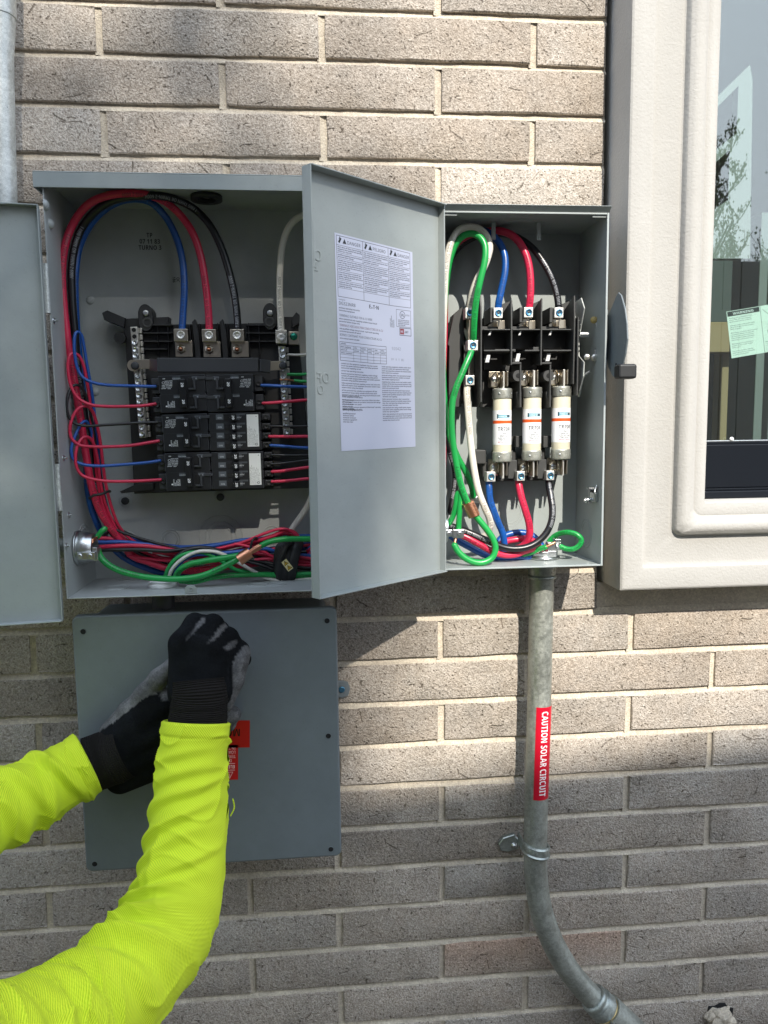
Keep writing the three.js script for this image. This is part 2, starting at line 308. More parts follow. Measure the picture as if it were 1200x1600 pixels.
// ---------------------------------------------------------------- brick wall
const ROW = 0.0677, BL = 0.30659, SHIFT = 0.4563, JH = 0.0098, JV = 0.0098;
const OPEN = { x0: 0.2515, x1: 1.56, y0: -0.632, y1: 0.96 };       // where the window surround is let into the wall
const wall = thing('brick_wall', 'grey brown brick house wall with raked mortar joints', 'wall', V(0, GROUND, 0));
function brickGeo(x0, x1, y0, y1, tint, topTint) {
  const nx = Math.max(2, Math.round((x1 - x0) / 0.045)), ny = 2, pos = [], col = [], uv = [], ou = rnd() * 0.6, ov = rnd() * 0.6;
  const F = (i, j) => {
    const edge = i === 0 || j === 0 || i === nx || j === ny, ins = 0.0016;
    let x = lerp(x0 + ins, x1 - ins, i / nx), y = lerp(y0 + ins, y1 - ins, j / ny), z = rr(-0.0005, 0.0005);
    if (edge) { x += rr(-0.0007, 0.0007); y += rr(-0.0008, 0.0008); z -= rr(0.0001, 0.0012); if ((i === 0 || i === nx) && (j === 0 || j === ny)) { z -= rr(0, 0.002); y += (j ? -1 : 1) * rr(0, 0.0012); } }
    return [x, y, z, j / ny];
  };
  const grid = []; for (let j = 0; j <= ny; j++) { grid.push([]); for (let i = 0; i <= nx; i++) grid[j].push(F(i, j)); }
  const ringIn = [], step = (i, j) => ringIn.push(grid[j][i]);
  for (let i = 0; i < nx; i++) step(i, 0); for (let j = 0; j < ny; j++) step(nx, j); for (let i = nx; i > 0; i--) step(i, ny); for (let j = ny; j > 0; j--) step(0, j);
  const cx = (x0 + x1) / 2, cy = (y0 + y1) / 2, hw = (x1 - x0) / 2, hh = (y1 - y0) / 2;
  const out = (p, o, z) => [clamp(p[0] + Math.sign(p[0] - cx) * (Math.abs(Math.abs(p[0] - cx) - hw) < 0.004 ? o : 0), x0 - 0.001, x1 + 0.001), p[1] + Math.sign(p[1] - cy) * (Math.abs(Math.abs(p[1] - cy) - hh) < 0.004 ? o : 0), z, p[3]];
  const tri = (...v) => v.forEach((p) => { pos.push(p[0], p[1], p[2]); uv.push(p[0] - x0 + ou + (p[2] < -0.004 ? p[2] : 0), p[1] - y0 + ov + (p[2] < -0.004 ? p[2] : 0)); const t = tint.map((c, k) => c * lerp(1, topTint[k], p[3])); col.push(...t); });
  for (let j = 0; j < ny; j++) for (let i = 0; i < nx; i++) { const a = grid[j][i], b = grid[j][i + 1], c = grid[j + 1][i + 1], d = grid[j + 1][i]; tri(a, b, c); tri(a, c, d); }
  const m1 = ringIn.map((p) => out(p, 0.0014, -0.0018 + rr(-0.0005, 0.0004))), m2 = m1.map((p) => [p[0], p[1], -0.02, p[3]]), N = ringIn.length;
  for (let k = 0; k < N; k++) { const l = (k + 1) % N; for (const [A, B] of [[ringIn, m1], [m1, m2]]) { tri(A[k], B[k], B[l]); tri(A[k], B[l], A[l]); } }
  const g = new THREE.BufferGeometry();
  g.setAttribute('position', new THREE.Float32BufferAttribute(pos, 3)); g.setAttribute('uv', new THREE.Float32BufferAttribute(uv, 2)); g.setAttribute('color', new THREE.Float32BufferAttribute(col, 3));
  g.computeVertexNormals();
  return toCreasedNormals(g, 0.6);
}
const farBricks = [];
{
  const inner = [-1.32, 1.42];
  for (let r = -34; r <= 28; r++) {
    const y1 = -r * ROW - JH / 2, y0 = Math.max(-(r + 1) * ROW + JH / 2, GROUND - 0.02);
    if (y1 - y0 < 0.02) continue;
    const off = (r & 1) ? SHIFT : 0;
    for (let j = -14; j < 14; j++) {
      let a = (j + off) * BL + JV / 2, b = (j + 1 + off) * BL - JV / 2;
      const cut = y1 > OPEN.y0 && y0 < OPEN.y1;
      const parts = !cut || b <= OPEN.x0 || a >= OPEN.x1 ? [[a, b]] : [[a, Math.min(b, OPEN.x0 - rr(0.001, 0.004))], [Math.max(a, OPEN.x1 + 0.003), b]].filter(([u, v]) => v - u > 0.02 && (v <= OPEN.x0 || u >= OPEN.x1));
      for (const [u, v] of parts) {
        const near = v > inner[0] && u < inner[1] && r >= -6;
        if (!near) { if (u < 4 && v > -4) farBricks.push([u, v, y0, y1]); continue; }
        const red = (r === 18 && j === 0) ? 0.8 : 0, t = rr(0.86, 1.10), w = rr(-0.012, 0.030), pale = 1;
        const tint = [t * (1 + w + red * 0.07) * pale, t * pale * (1 - red * 0.03), t * (1 - w - red * 0.1) * pale], top = red ? [1 + 0.1 * red, 1 - 0.08 * red, 1 - 0.16 * red] : [1, 1, 1].fill(rr(0.95, 1.05));
        const m = new THREE.Mesh(brickGeo(u + rr(-0.001, 0.001), v + rr(-0.001, 0.001), y0 + rr(-0.0012, 0.0008), y1 + rr(-0.0008, 0.0012), tint, top), M.brick);
        m.geometry.translate(0, -GROUND, 0); m.name = 'brick'; m.castShadow = m.receiveShadow = true; wall.add(m);
      }
    }
  }
  tag(obj('brick', farBricks.map(([u, v, a, b]) => box(u, v, a, b, -0.02, 0.0, 0)), M.brickPlain, wall), null, null, null, 'stuff');
  // tooled mortar: recessed under each brick, coming forward at the foot of the joint
  const pos = [], idx = [], X0 = -4.2, X1 = 4.2, cols = [];
  const mort = (xa, xb, yTop, yBot) => {
    let nx = Math.max(1, Math.ceil((xb - xa) / 0.018)), base = pos.length / 3, prof = [[0.5, -0.0075], [0.18, -0.0066], [-0.12, -0.0046], [-0.36, -0.0026], [-0.56, -0.0022]];
    for (let i = 0; i <= nx; i++) for (const [t, z] of prof) pos.push(lerp(xa, xb, i / nx), (yTop + yBot) / 2 + t * (yTop - yBot) * 1.14 + rr(-0.0003, 0.0003), z + rr(-0.0008, 0.0008));
    for (let i = 0; i < nx; i++) for (let k = 0; k < 4; k++) { const a = base + i * 5 + k; idx.push(a, a + 1, a + 6, a, a + 6, a + 5); }
  };
  const head = (x, y0, y1) => { const base = pos.length / 3, n = 4; for (let i = 0; i <= n; i++) for (const [t, z] of [[-0.6, -0.0032], [-0.2, -0.0046], [0.25, -0.0058], [0.6, -0.0062]]) pos.push(x + t * JV * 1.1 + rr(-0.0004, 0.0004), lerp(y0, y1, i / n), z + rr(-0.0009, 0.0009)); for (let i = 0; i < n; i++) for (let k = 0; k < 3; k++) { const a = base + i * 4 + k; idx.push(a, a + 1, a + 5, a, a + 5, a + 4); } };
  for (let r = -34; r <= 28; r++) {
    const y = -r * ROW, cut = y > OPEN.y0 - 0.004 && y < OPEN.y1;
    for (const [a, b] of cut ? [[X0, OPEN.x0 - 0.002], [OPEN.x1, X1]] : [[X0, X1]]) mort(a, b, y + JH / 2, y - JH / 2);
    for (let j = -14; j < 14; j++) { const x = (j + ((r & 1) ? SHIFT : 0)) * BL; if (Math.abs(x) < 4.2 && !(y > OPEN.y0 && y - ROW < OPEN.y1 && x > OPEN.x0 - 0.01 && x < OPEN.x1)) head(x, Math.max(y - ROW, GROUND), y - JH / 2 + 0.001); }
  }
  const g = new THREE.BufferGeometry(); g.setAttribute('position', new THREE.Float32BufferAttribute(pos, 3)); g.setIndex(idx); g.computeVertexNormals();
  obj('mortar', g, M.mortar, wall);
  const o = OPEN, bk = -0.24, f = -0.0105;
  obj('backing', [box(-4.2, o.x0, GROUND - 0.1, 2.3, bk, f, 0), box(o.x1, 4.2, GROUND - 0.1, 2.3, bk, f, 0), box(o.x0, o.x1, GROUND - 0.1, o.y0, bk, f, 0), box(o.x0, o.x1, o.y1, 2.3, bk, f, 0)], M.mortar, wall);
}

// ---------------------------------------------------------------- window surround, window, room behind
const SUR = { x0: 0.2575, x1: 1.55, y0: -0.629, y1: 0.95 };
{
  const t = thing('window_surround', 'cream stucco moulded surround framing the window', 'window trim', V(0.9, SUR.y0, 0));
  const prof = [[0, -0.03], [0, 0.064], [0.0007, 0.0675], [0.0030, 0.0695], [0.006, 0.070], [0.031, 0.070], [0.0335, 0.0692], [0.036, 0.0640], [0.0380, 0.0628], [0.042, 0.0624], [0.074, 0.0624], [0.0785, 0.0618], [0.0805, 0.0628], [0.0815, 0.068], [0.0835, 0.0725], [0.088, 0.0765], [0.094, 0.0782], [0.100, 0.0770], [0.106, 0.0732], [0.109, 0.0700], [0.1105, 0.0690], [0.1125, 0.0697], [0.1255, 0.0690], [0.1278, 0.0678], [0.1288, 0.064], [0.129, 0.0], [0.129, -0.03]];
  const path = (s) => {                                  // the rectangle inset by s, its corners rounded a little
    const r = 0.0015 + 0.012 * sstep(s, 0.028, 0.045) * (1 - sstep(s, 0.115, 0.126)), a = SUR.x0 + s, b = SUR.x1 - s, c = SUR.y0 + s, d = SUR.y1 - s, o = [];
    for (const [cx, cy, q] of [[a + r, c + r, 2], [b - r, c + r, 3], [b - r, d - r, 0], [a + r, d - r, 1]]) for (let k = 0; k <= 4; k++) { const w = (q + k / 4) * Math.PI / 2; o.push([cx + r * Math.cos(w), cy + r * Math.sin(w)]); }
    return o;
  };
  const pos = [], idx = [], n = 20; prof.forEach(([s, z]) => path(s).forEach(([x, y]) => pos.push(x, y, z)));
  for (let p = 0; p < prof.length - 1; p++) for (let k = 0; k < n; k++) { const l = (k + 1) % n, a = p * n + k, b = p * n + l; idx.push(a, b, b + n, a, b + n, a + n); }
  let g = new THREE.BufferGeometry(); g.setAttribute('position', new THREE.Float32BufferAttribute(pos, 3)); g.setIndex(idx);
  g = toCreasedNormals(g, 0.5);
  obj('moulding', g, M.stucco, t);
}
{
  const a = SUR.x0 + 0.129, b = SUR.x1 - 0.129, c = SUR.y0 + 0.129, d = SUR.y1 - 0.129;
  const gb = at(1150, 690, -0.005).y;                    // foot of the glass
  const w = thing('window', 'dark framed window with tinted glass and a warning sticker', 'window', V((a + b) / 2, c, 0));
  obj('frame', [box(a, b, c, c + 0.012, -0.06, 0.012, 0.002), box(a, b, c + 0.012, c + 0.0155, -0.06, 0.004, 0.001), box(a, b, c + 0.0155, gb - 0.004, -0.06, -0.0005, 0.002), box(a, b, gb - 0.004, gb, -0.06, -0.004, 0.001),
    box(a, a + 0.006, gb, d, -0.06, -0.001, 0.001), box(b - 0.03, b, gb, d, -0.06, -0.001, 0.001), box(a + 0.006, b - 0.03, d - 0.03, d, -0.06, -0.001, 0.001)], M.frame, w);
  obj('bead', box(a + 0.006, b - 0.03, gb, gb + 0.0022, -0.012, -0.0045, 0.0008), M.zinc, w);
  obj('pane', box(a + 0.004, b - 0.028, gb - 0.002, d - 0.028, -0.014, -0.0138, 0), M.glass, w);
  const stk = canvasTex(512, 512, (x, W) => {
    x.fillStyle = '#e8f2ea'; x.fillRect(0, 0, W, W); x.fillStyle = '#22282c'; x.fillRect(6, 6, 268, 52);
    x.fillStyle = '#f4f8f4'; x.font = 'bold 36px sans-serif'; x.fillText('⚠WARNING', 36, 46);
    x.fillStyle = '#2c3236'; x.font = '17px sans-serif';
    ['Pulling off protective film', 'from the sill can release', 'and could cause a shock.', '', 'Always place and work safe', 'plus through to the access', '90% of glass.', '', 'Windows, screens and frames', 'closeable down to the sill', 'all maintenance must be', 'free of the frame window', 'warning instruction tool.', '', 'Moving parts and heavy', 'panel may crush finger', 'with care.', '', 'For best results, follow', 'instructions to complete', 'a safe installation'].forEach((s, k) => x.fillText(s, 16, 86 + k * 20));
    x.fillRect(280, 0, 3, W); x.strokeStyle = '#333'; x.lineWidth = 3;
    x.beginPath(); x.moveTo(300, 40); x.lineTo(360, 120); x.lineTo(500, 60); x.moveTo(330, 210); x.lineTo(420, 120); x.lineTo(440, 150); x.lineTo(350, 220); x.moveTo(380, 60); x.lineTo(380, 110); x.stroke();
    x.lineWidth = 8; x.beginPath(); x.arc(398, 290, 70, 0, 7); x.moveTo(350, 240); x.lineTo(446, 340); x.stroke();
    x.fillRect(372, 276, 24, 46); x.beginPath(); x.arc(412, 262, 16, 0, 7); x.fill(); x.fillRect(402, 276, 28, 40);
    x.font = '17px sans-serif'; ['Never use near glass', '•  Scrapers', '•  Cleaners', '•  Solvent agents', '•  Razor blades'].forEach((s, k) => x.fillText(s, 296, 402 + k * 22));
  });
  const tl = at(1135, 487, -0.0145), tr = at(1230, 471, -0.0145), bl = at(1143, 560, -0.0145), wd = tr.distanceTo(tl), hg = bl.distanceTo(tl), an = Math.atan2(tr.y - tl.y, tr.x - tl.x);
  const g = plane(wd, hg).translate(wd / 2, -hg / 2, 0).rotateZ(an).translate(tl.x, tl.y, -0.0147);
  obj('warning_sticker', g, std({ map: stk, roughness: 0.5 }), w, true);
  const sc = at(1144, 684, -0.003); obj('screw', dome(V(sc.x, gb + 0.004, -0.0045), 0.0035, 0.003), M.white, w);
}
{
  const z = -0.241;                                       // the unfinished room behind the glass
  tag(obj('interior_wall', [box(-1, -0.95, GROUND, 1.5, -1.5, z, 0), box(3.2, 3.25, GROUND, 1.5, -1.5, z, 0), box(-1, 3.25, GROUND, 1.5, -1.55, -1.5, 0)], M.room), 'dim unfinished room behind the window', null, null, 'structure');
  tag(obj('interior_wall', box(0.3, 3.19, -1.249, at(1150, 398, -0.72).y, -0.76, -0.72, 0.002), std({ color: lin(0.085, 0.10, 0.098), roughness: 0.85 })), 'dark grey half-height wall inside the room behind the window', null, null, 'structure');
  tag(obj('floor', box(-1, 3.25, -1.3, -1.25, -3.2, z, 0), M.white), 'board floor of the room behind the window', null, null, 'structure');
  tag(obj('ceiling', box(-1, 3.25, 1.3, 1.35, -3.2, z, 0), M.room), 'ceiling of the room behind the window', null, null, 'structure');
  const st = thing('stud_frame', 'pale timber stud frame seen through the window', 'timber frame', V(0.75, -1.25, -0.75));
  const p1 = at(1142, 640, -0.62), p2 = at(1122, 540, -0.62);
  obj('stud', box(p1.x - 0.026, p1.x + 0.03, -1.25, p2.y + 0.05, -0.66, -0.62, 0.003), M.wood, st);
  obj('stud', box(p1.x + 0.2, p1.x + 0.24, -1.25, 1.29, -0.82, -0.78, 0.003), M.wood, st);
  obj('header', box(p2.x - 0.12, p1.x + 0.04, p2.y - 0.02, p2.y + 0.05, -0.615, -0.58, 0.003), M.wood, st);
  const j = thing('window_jamb', 'grey inner window jamb behind the glass', 'jamb', V(0.9, -0.9, -0.4));
  const q = at(1178, 640, -0.3); obj('board', [box(q.x, q.x + 0.018, -0.9, 0.02, -0.4, -0.3, 0.002), box(q.x + 0.03, q.x + 0.06, -0.9, 0.02, -0.42, -0.3, 0.002)], std({ color: lin(0.22, 0.24, 0.23), roughness: 0.7 }), j);
  const e = at(1150, 400, -0.30), g = thing('stair_panel', 'pale angled stair panel with two openings in the room behind the window', 'panel', V(e.x, e.y, -0.3));
  const O = (pts) => pts.map(([x, y]) => { const v = at(x, y, -0.3); return new THREE.Vector2(v.x, v.y); });
  const face = new THREE.Shape(O([[1085, 186], [1155, 118], [1172, 101], [1176, 126], [1172, 404], [1085, 404]]));
  face.holes.push(new THREE.Path(O([[1091, 197], [1154, 134], [1151, 208], [1091, 257]])), new THREE.Path(O([[1091, 279], [1140, 234], [1138, 312], [1091, 346]])));
  obj('board', new THREE.ExtrudeGeometry(face, { depth: 0.018, bevelEnabled: false }).translate(0, 0, -0.318), std({ color: lin(0.30, 0.31, 0.30), roughness: 0.7 }), g);
}

// ---------------------------------------------------------------- breaker panel (open steel box on the left)
const T = 0.0016;
const LP = { x0: -0.5172, x1: -0.152, y0: -0.6005, y1: -0.070, z0: 0.002, z1: 0.135 };
const panel = thing('breaker_panel', 'open grey breaker panel box full of coloured wires, door swung left', 'electrical panel', V(-0.335, LP.y0, 0));
// sheet-metal box, open in front; walls butt against each other
const shell = (b, lip) => [
  box(b.x0, b.x1, b.y0, b.y1, b.z0, b.z0 + T, 0),
  box(b.x0, b.x0 + T, b.y0, b.y1, b.z0 + T, b.z1, 0.0005), box(b.x1 - T, b.x1, b.y0, b.y1, b.z0 + T, b.z1, 0.0005),
  box(b.x0 + T, b.x1 - T, b.y0, b.y0 + T, b.z0 + T, b.z1, 0.0005), box(b.x0 + T, b.x1 - T, b.y1 - T, b.y1, b.z0 + T, b.z1, 0.0005)];
obj('enclosure', shell(LP), M.paintIn, panel);
{
  const b = LP, hl = at(50, 265, 0.14), x0 = hl.x, x1 = -0.1455, yt = hl.y - 0.001, yb = yt - 0.0195;
  obj('hood', [box(x0, x1, yt - 0.0018, yt, 0.003, 0.1402, 0.0008), box(x0, x1, yb, yt - 0.0016, 0.1384, 0.1402, 0.0007), box(x0, x0 + 0.0018, yb, yt - 0.0016, 0.003, 0.1384, 0.0004), box(x1 - 0.0018, x1, yb, yt - 0.0016, 0.003, 0.1384, 0.0004)], M.paint, panel);
  // knockouts pressed into the sheets, dimples, mounting screws
  const ko = [];
  for (const [px, py, R] of [[198, 850, 0.018], [267, 842, 0.0135], [345, 838, 0.022], [425, 836, 0.0135]]) { const c = at(px, py, 0.004); for (const k of [1, 0.72]) ko.push(ring(V(c.x, c.y, b.z0 + T), R * k, 0.0010)); if (R > 0.02) ko.push(ring(V(c.x, c.y, b.z0 + T), R * 1.42, 0.0010)); }
  for (const [px, py, R] of [[200, 905, 0.0125], [182, 918, 0.017], [405, 914, 0.016], [432, 913, 0.014]]) { const c = atY(px, py, b.y0 + T); for (const k of [1, 0.66]) ko.push(ring(V(c.x, b.y0 + T, c.z), R * k, 0.0006, V(0, 1, 0))); }
  { const c = atX(132, 851, b.x0 + T); for (const R of [0.029, 0.0235]) ko.push(ring(V(b.x0 + T, c.y, c.z), R, 0.0007, V(1, 0, 0))); }
  obj('knockout', ko, M.paintIn, panel);
  for (const [px, py] of [[70, 320], [78, 350]]) { const c = atX(px, py, b.x0 + T); obj('dimple', dome(V(b.x0 + T, c.y, c.z), 0.0068, 0.0052, V(1, 0, 0)), M.paintIn, panel); }
  for (const [px, py] of [[84, 501], [99, 716], [107, 805], [103, 853]]) { const c = atX(px, py, b.x0 + T); obj('rivet', [dome(V(b.x0 + T, c.y, c.z), 0.0042, 0.002, V(1, 0, 0)), cyl(V(b.x0 + T, c.y, c.z), V(b.x0 + 0.006, c.y, c.z), 0.0015)], M.zinc, panel); }
  for (const [px, py] of [[141, 469], [149, 612]]) { const c = at(px, py, b.z0 + T); obj('dimple', dome(V(c.x, c.y, b.z0 + T), 0.0062, 0.0034), M.paintIn, panel); }
  for (const [px, py] of [[195, 783], [344, 777]]) { const c = at(px, py, 0.008); obj('mounting_screw', [lathe([[0, 0.0045], [0.0050, 0.0045], [0.0056, 0.003], [0.0056, 0]], 18, V(c.x, c.y, 0.0042), V(0, 0, 1)), box(c.x - 0.0035, c.x + 0.0035, c.y - 0.0006, c.y + 0.0006, 0.0088, 0.0091, 0)], M.charcoal, panel); obj('embossed_rim', lathe([[0.0056, 0.0012], [0.0082, 0.0014], [0.0098, 0]], 22, V(c.x, c.y, 0.0037), V(0, 0, 1)), M.paintIn, panel); }
  { const c = at(298, 917, 0.134); obj('screw_tab', [slab([[c.x - 0.008, b.y0 + 0.0017], [c.x + 0.008, b.y0 + 0.0017], [c.x + 0.008, b.y0 + 0.009], [c.x + 0.005, b.y0 + 0.013], [c.x - 0.005, b.y0 + 0.013], [c.x - 0.008, b.y0 + 0.009]], 0.1325, 0.1345), ring(V(c.x, b.y0 + 0.008, 0.1346), 0.0022, 0.0006)], M.paint, panel); }
  for (const [px, py] of [[82, 450], [98, 762]]) { const c = at(px - 14, py, 0.14); obj('hinge', [cyl(V(-0.5182, c.y - 0.03, 0.137), V(-0.5182, c.y + 0.03, 0.137), 0.0033), box(-0.5195, -0.5175, c.y - 0.028, c.y + 0.028, 0.105, 0.1345, 0.0004)], M.galv, panel); }
  const print = (px, py, lines, w, hgt, rot = 0) => {
    const t = canvasTex(256, 128, (x) => { x.fillStyle = '#000'; x.fillRect(0, 0, 256, 128); x.fillStyle = '#fff'; x.textAlign = 'center'; x.font = 'bold 42px sans-serif'; lines.forEach((s, k) => x.fillText(s, 128, 38 + k * 42)); });
    const c = at(px, py, 0.004); obj('stamp', plane(w, hgt).rotateZ(rot).translate(c.x, c.y, b.z0 + T + 0.0003), std({ alphaMap: t, transparent: true, color: lin(0.02, 0.022, 0.024), roughness: 0.6 }), panel, true);
  };
  print(234, 377, ['TP', '07 11 83', 'TURNO 3'], 0.046, 0.026);
  print(272, 437, ['QC', '186'], 0.030, 0.017, -Math.PI / 2);
  { const c = at(322, 296, 0.07); obj('bushing', lathe([[0.012, 0], [0.021, 0], [0.021, 0.006], [0.012, 0.006], [0.012, 0]], 20, V(c.x, b.y1 - T - 0.0062, 0.07)), M.black, panel); }
}
// the door, folded almost flat to the left
{
  const hx = -0.5200, d = V(-1, 0, 0.155).normalize(), nrm = V(0.155, 0, 1).normalize(), y0 = -0.6262, y1 = -0.1076, w = 0.366;
  const q = (u, n, y) => V(hx, y, 0.1405).addScaledVector(d, u).addScaledVector(nrm, n);
  const m = new THREE.Matrix4().makeBasis(d.clone().negate(), V(0, 1, 0), nrm).setPosition(hx, 0, 0.1405);   // x' runs from hinge (0) to -w
  const L = (g) => g.applyMatrix4(m);
  obj('door', [L(box(-w, 0, y0, y1, 0, T, 0.0004)), L(box(-T, 0, y0, y1, T, 0.011, 0.0005)), L(box(-w, -w + T, y0, y1, T, 0.02, 0.0005)), L(box(-w + T, -T, y0, y0 + T, T, 0.013, 0.0005)), L(box(-w + T, -T, y1 - T, y1, T, 0.011, 0.0005)), L(slab([[-0.035, y1 - T - 0.001], [-0.06, y1 + 0.006], [-0.105, y1 + 0.006], [-0.105, y1 - T - 0.001]], 0.0115, 0.013))], M.paint, panel);
}
// black moulded base that carries the bars and breakers
{
  const zb = 0.040, c = (px, py, z = zb) => { const v = at(px, py, z); return [v.x, v.y]; };
  const base = [
    slab([c(192, 497), c(262, 494), c(262, 506), c(415, 504), c(415, 494), c(466, 494), c(466, 520), c(482, 690), c(482, 763), c(208, 772), c(199, 610)], 0.012, zb - 0.006),
    slab([c(160, 489), c(168, 485), c(196, 497), c(194, 512), c(163, 500)], 0.016, zb + 0.002), slab([c(456, 497), c(463, 488), c(468, 492), c(467, 506), c(457, 512)], 0.016, zb + 0.002),
    slab([c(187, 768), c(216, 755), c(240, 755), c(240, 765), c(190, 771)], 0.02, zb),
    cyl(at(192, 528, 0.02), at(187, 528, 0.044), 0.0078, 0.0078, 16),
  ];
  for (const [px, py] of [[228, 500], [422, 498]]) { const v = at(px, py - 3, zb); base.push(slab(Array.from({ length: 24 }, (_, k) => { const a = k / 24 * 6.2832; return [v.x + 0.0098 * Math.cos(a), v.y + 0.0145 * Math.sin(a) + (Math.sin(a) > 0 ? 0.004 : -0.004)]; }), 0.014, zb + 0.004)); }
  // ribs of the moulding round the lugs
  for (const [x0, y0, x1, y1] of [[224, 507, 270, 509.5], [224, 520, 270, 522], [224, 533, 270, 535], [222, 545, 262, 547], [385, 507, 432, 509.5], [385, 520, 432, 522], [385, 533, 432, 535], [246, 507, 248.5, 558], [262, 503, 265, 558], [404, 507, 406.5, 558], [388, 505, 391, 558], [222, 500, 225, 556], [432, 500, 435, 556], [296, 507, 300, 558], [312, 506, 315, 558], [340, 505, 343, 558], [355, 506, 358, 558]]) { const a = at(x0, y0, zb), b = at(x1, y1, zb); base.push(box(a.x, b.x, b.y, a.y, 0.03, zb + 0.004, 0.0006)); }
  for (const [x0, x1] of [[300, 312], [343, 355]]) { const a = at(x0, 503, zb + 0.008), b = at(x1, 560, zb + 0.008); base.push(slab([[a.x, a.y], [a.x + 0.004, a.y + 0.004], [b.x, a.y - 0.012], [b.x + 0.002, b.y], [a.x + 0.003, b.y]], 0.034, zb + 0.008)); }
  obj('moulded_base', base, M.black, panel);
  for (const [px, py] of [[228, 489.5], [422, 489.5]]) { const v = at(px, py, zb + 0.004); obj('mounting_screw', lathe([[0, 0.003], [0.003, 0.0035], [0.0042, 0.002], [0.0044, 0]], 16, V(v.x, v.y, zb + 0.0042), V(0, 0, 1)), M.zinc, panel); }
  for (const [px, py] of [[230, 504], [421, 503]]) { const v = at(px, py, zb + 0.004); obj('keyhole', lathe([[0.0042, 0.0006], [0.0066, 0.0012], [0.0074, 0]], 18, V(v.x, v.y, zb + 0.0042), V(0, 0, 1)), M.blackGray, panel); }
  // neutral bars with their row of screws
  const nbar = (top, bot, w, z, n, skip, alloy) => {
    const a = at(...top, z), b = at(...bot, z), m = obj('neutral_bar', bar(a, b, w, 0.010, V(1, 0, 0)), alloy, panel);
    // (bars are laid along a..b; the screw heads sit on the front face)
    for (let k = 0; k < n; k++) {
      const p = a.clone().lerp(b, (k + 0.5) / n); p.z += 0.0052; const open = skip.includes(k);
      obj(open ? 'screw_hole' : 'terminal_screw', open ? lathe([[0, 0.0003], [0.0028, 0.0003], [0.003, 0]], 14, p, V(0, 0, 1)) : lathe([[0, 0.0012], [0.0016, 0.0014], [0.0030, 0.0035], [0.0038, 0.0026], [0.0040, 0]], 12, p, V(rr(-0.2, 0.1), rr(0, 0.35), 1).normalize()), open ? M.hole : M.zinc, m);
    }
    const teeth = []; for (let k = 0; k < n; k++) { const p = a.clone().lerp(b, (k + 0.5) / n); teeth.push(box(p.x + 0.0053, p.x + 0.0088, p.y - 0.0034, p.y + 0.0038, z - 0.009, z - 0.004, 0.0006)); }
    obj('teeth', teeth, alloy, m);
  };
  nbar([210, 511], [224.5, 684], 0.0098, 0.050, 17, [0, 1], M.alu);
  nbar([440.5, 541], [448, 680], 0.0098, 0.050, 13, [], M.alu);
  // main lugs with the bus tails below
  for (const [px, py] of [[282.5, 523.5], [326.5, 524], [370.5, 524]]) {
    const p = at(px, py, 0.064), u = at(px + 1.5, py + 21, 0.05);
    const l = obj('lug', box(p.x - 0.0095, p.x + 0.0095, p.y - 0.0085, p.y + 0.0085, 0.044, 0.064, 0.0008), M.tin, panel);
    obj('set_screw', [lathe([[0.0026, 0.0], [0.0026, 0.0008], [0.0048, 0.0016], [0.0058, 0.0010], [0.0060, 0]], 20, V(p.x, p.y, 0.0642), V(0, 0, 1)), lathe([[0, 0.0006], [0.0026, 0.0004]], 8, V(p.x, p.y, 0.0642), V(0, 0, 1))], M.lugFace, l);
    obj('bus_tail', box(u.x - 0.0088, u.x + 0.0145, u.y - 0.0115, u.y + 0.010, 0.047, 0.050, 0.0005), M.tin, l);
    obj('stud', [lathe([[0, 0.0058], [0.0031, 0.0058], [0.0033, 0]], 14, V(u.x - 0.001, u.y - 0.001, 0.0502), V(0, 0, 1))], M.copper, l);
    obj('nut', lathe([[0.0034, 0.003], [0.0062, 0.003], [0.0066, 0.0]], 6, V(u.x - 0.001, u.y - 0.001, 0.0503), V(0, 0, 1)), M.tin, l);
  }
  { const p = at(439.5, 526, 0.062); const l = obj('lug', box(p.x - 0.0078, p.x + 0.0078, p.y - 0.0092, p.y + 0.0092, 0.042, 0.062, 0.0008), M.alu, panel); obj('set_screw', lathe([[0, 0.0006], [0.0026, 0.0008], [0.0048, 0.0016], [0.0058, 0]], 20, V(p.x, p.y - 0.001, 0.0622), V(0, 0, 1)), M.lugFace, l); }
  { const p = at(459, 528, 0.055); const l = obj('ground_lug', box(p.x - 0.0074, p.x + 0.0074, p.y - 0.009, p.y + 0.009, 0.038, 0.054, 0.0008), M.tin, panel); obj('ground_screw', lathe([[0, 0.0042], [0.0038, 0.0036], [0.0052, 0.0016], [0.0056, 0]], 8, V(p.x, p.y + 0.002, 0.0542), V(0, 0, 1)), M.greenScrew, l); }
  // bonding strap under its black cover
  const s = (px, py, z) => { const v = at(px, py, z); return V(v.x, v.y, z); };
  obj('strap_cover', [bar(s(246, 570.5, 0.074), s(404, 570.5, 0.074), 0.008, 0.0190, V(0, 1, 0)), bar(s(405, 571, 0.074), s(421, 573, 0.066), 0.0075, 0.0170, V(0, 1, 0))], M.charcoal, panel);
  obj('bonding_strap', [bar(s(218, 569, 0.062), s(234, 569, 0.062), 0.002, 0.0125), bar(s(234, 569.5, 0.062), s(247, 571, 0.073), 0.002, 0.016), bar(s(420, 572, 0.066), s(440, 571, 0.062), 0.002, 0.0125), cyl(s(208, 571, 0.0562), s(208, 571, 0.0632), 0.0078, 0.0078, 24), bar(s(206, 571, 0.0622), s(220, 569, 0.0622), 0.0019, 0.0125)], M.tin, panel);
  for (const [px, py] of [[211, 571.5], [442, 571.5]]) { const v = s(px, py, 0.0634); obj('strap_screw', lathe([[0, 0.0035], [0.0036, 0.0035], [0.0052, 0.0022], [0.0056, 0]], 16, v, V(0, 0, 1)), M.charcoal, panel); }
}

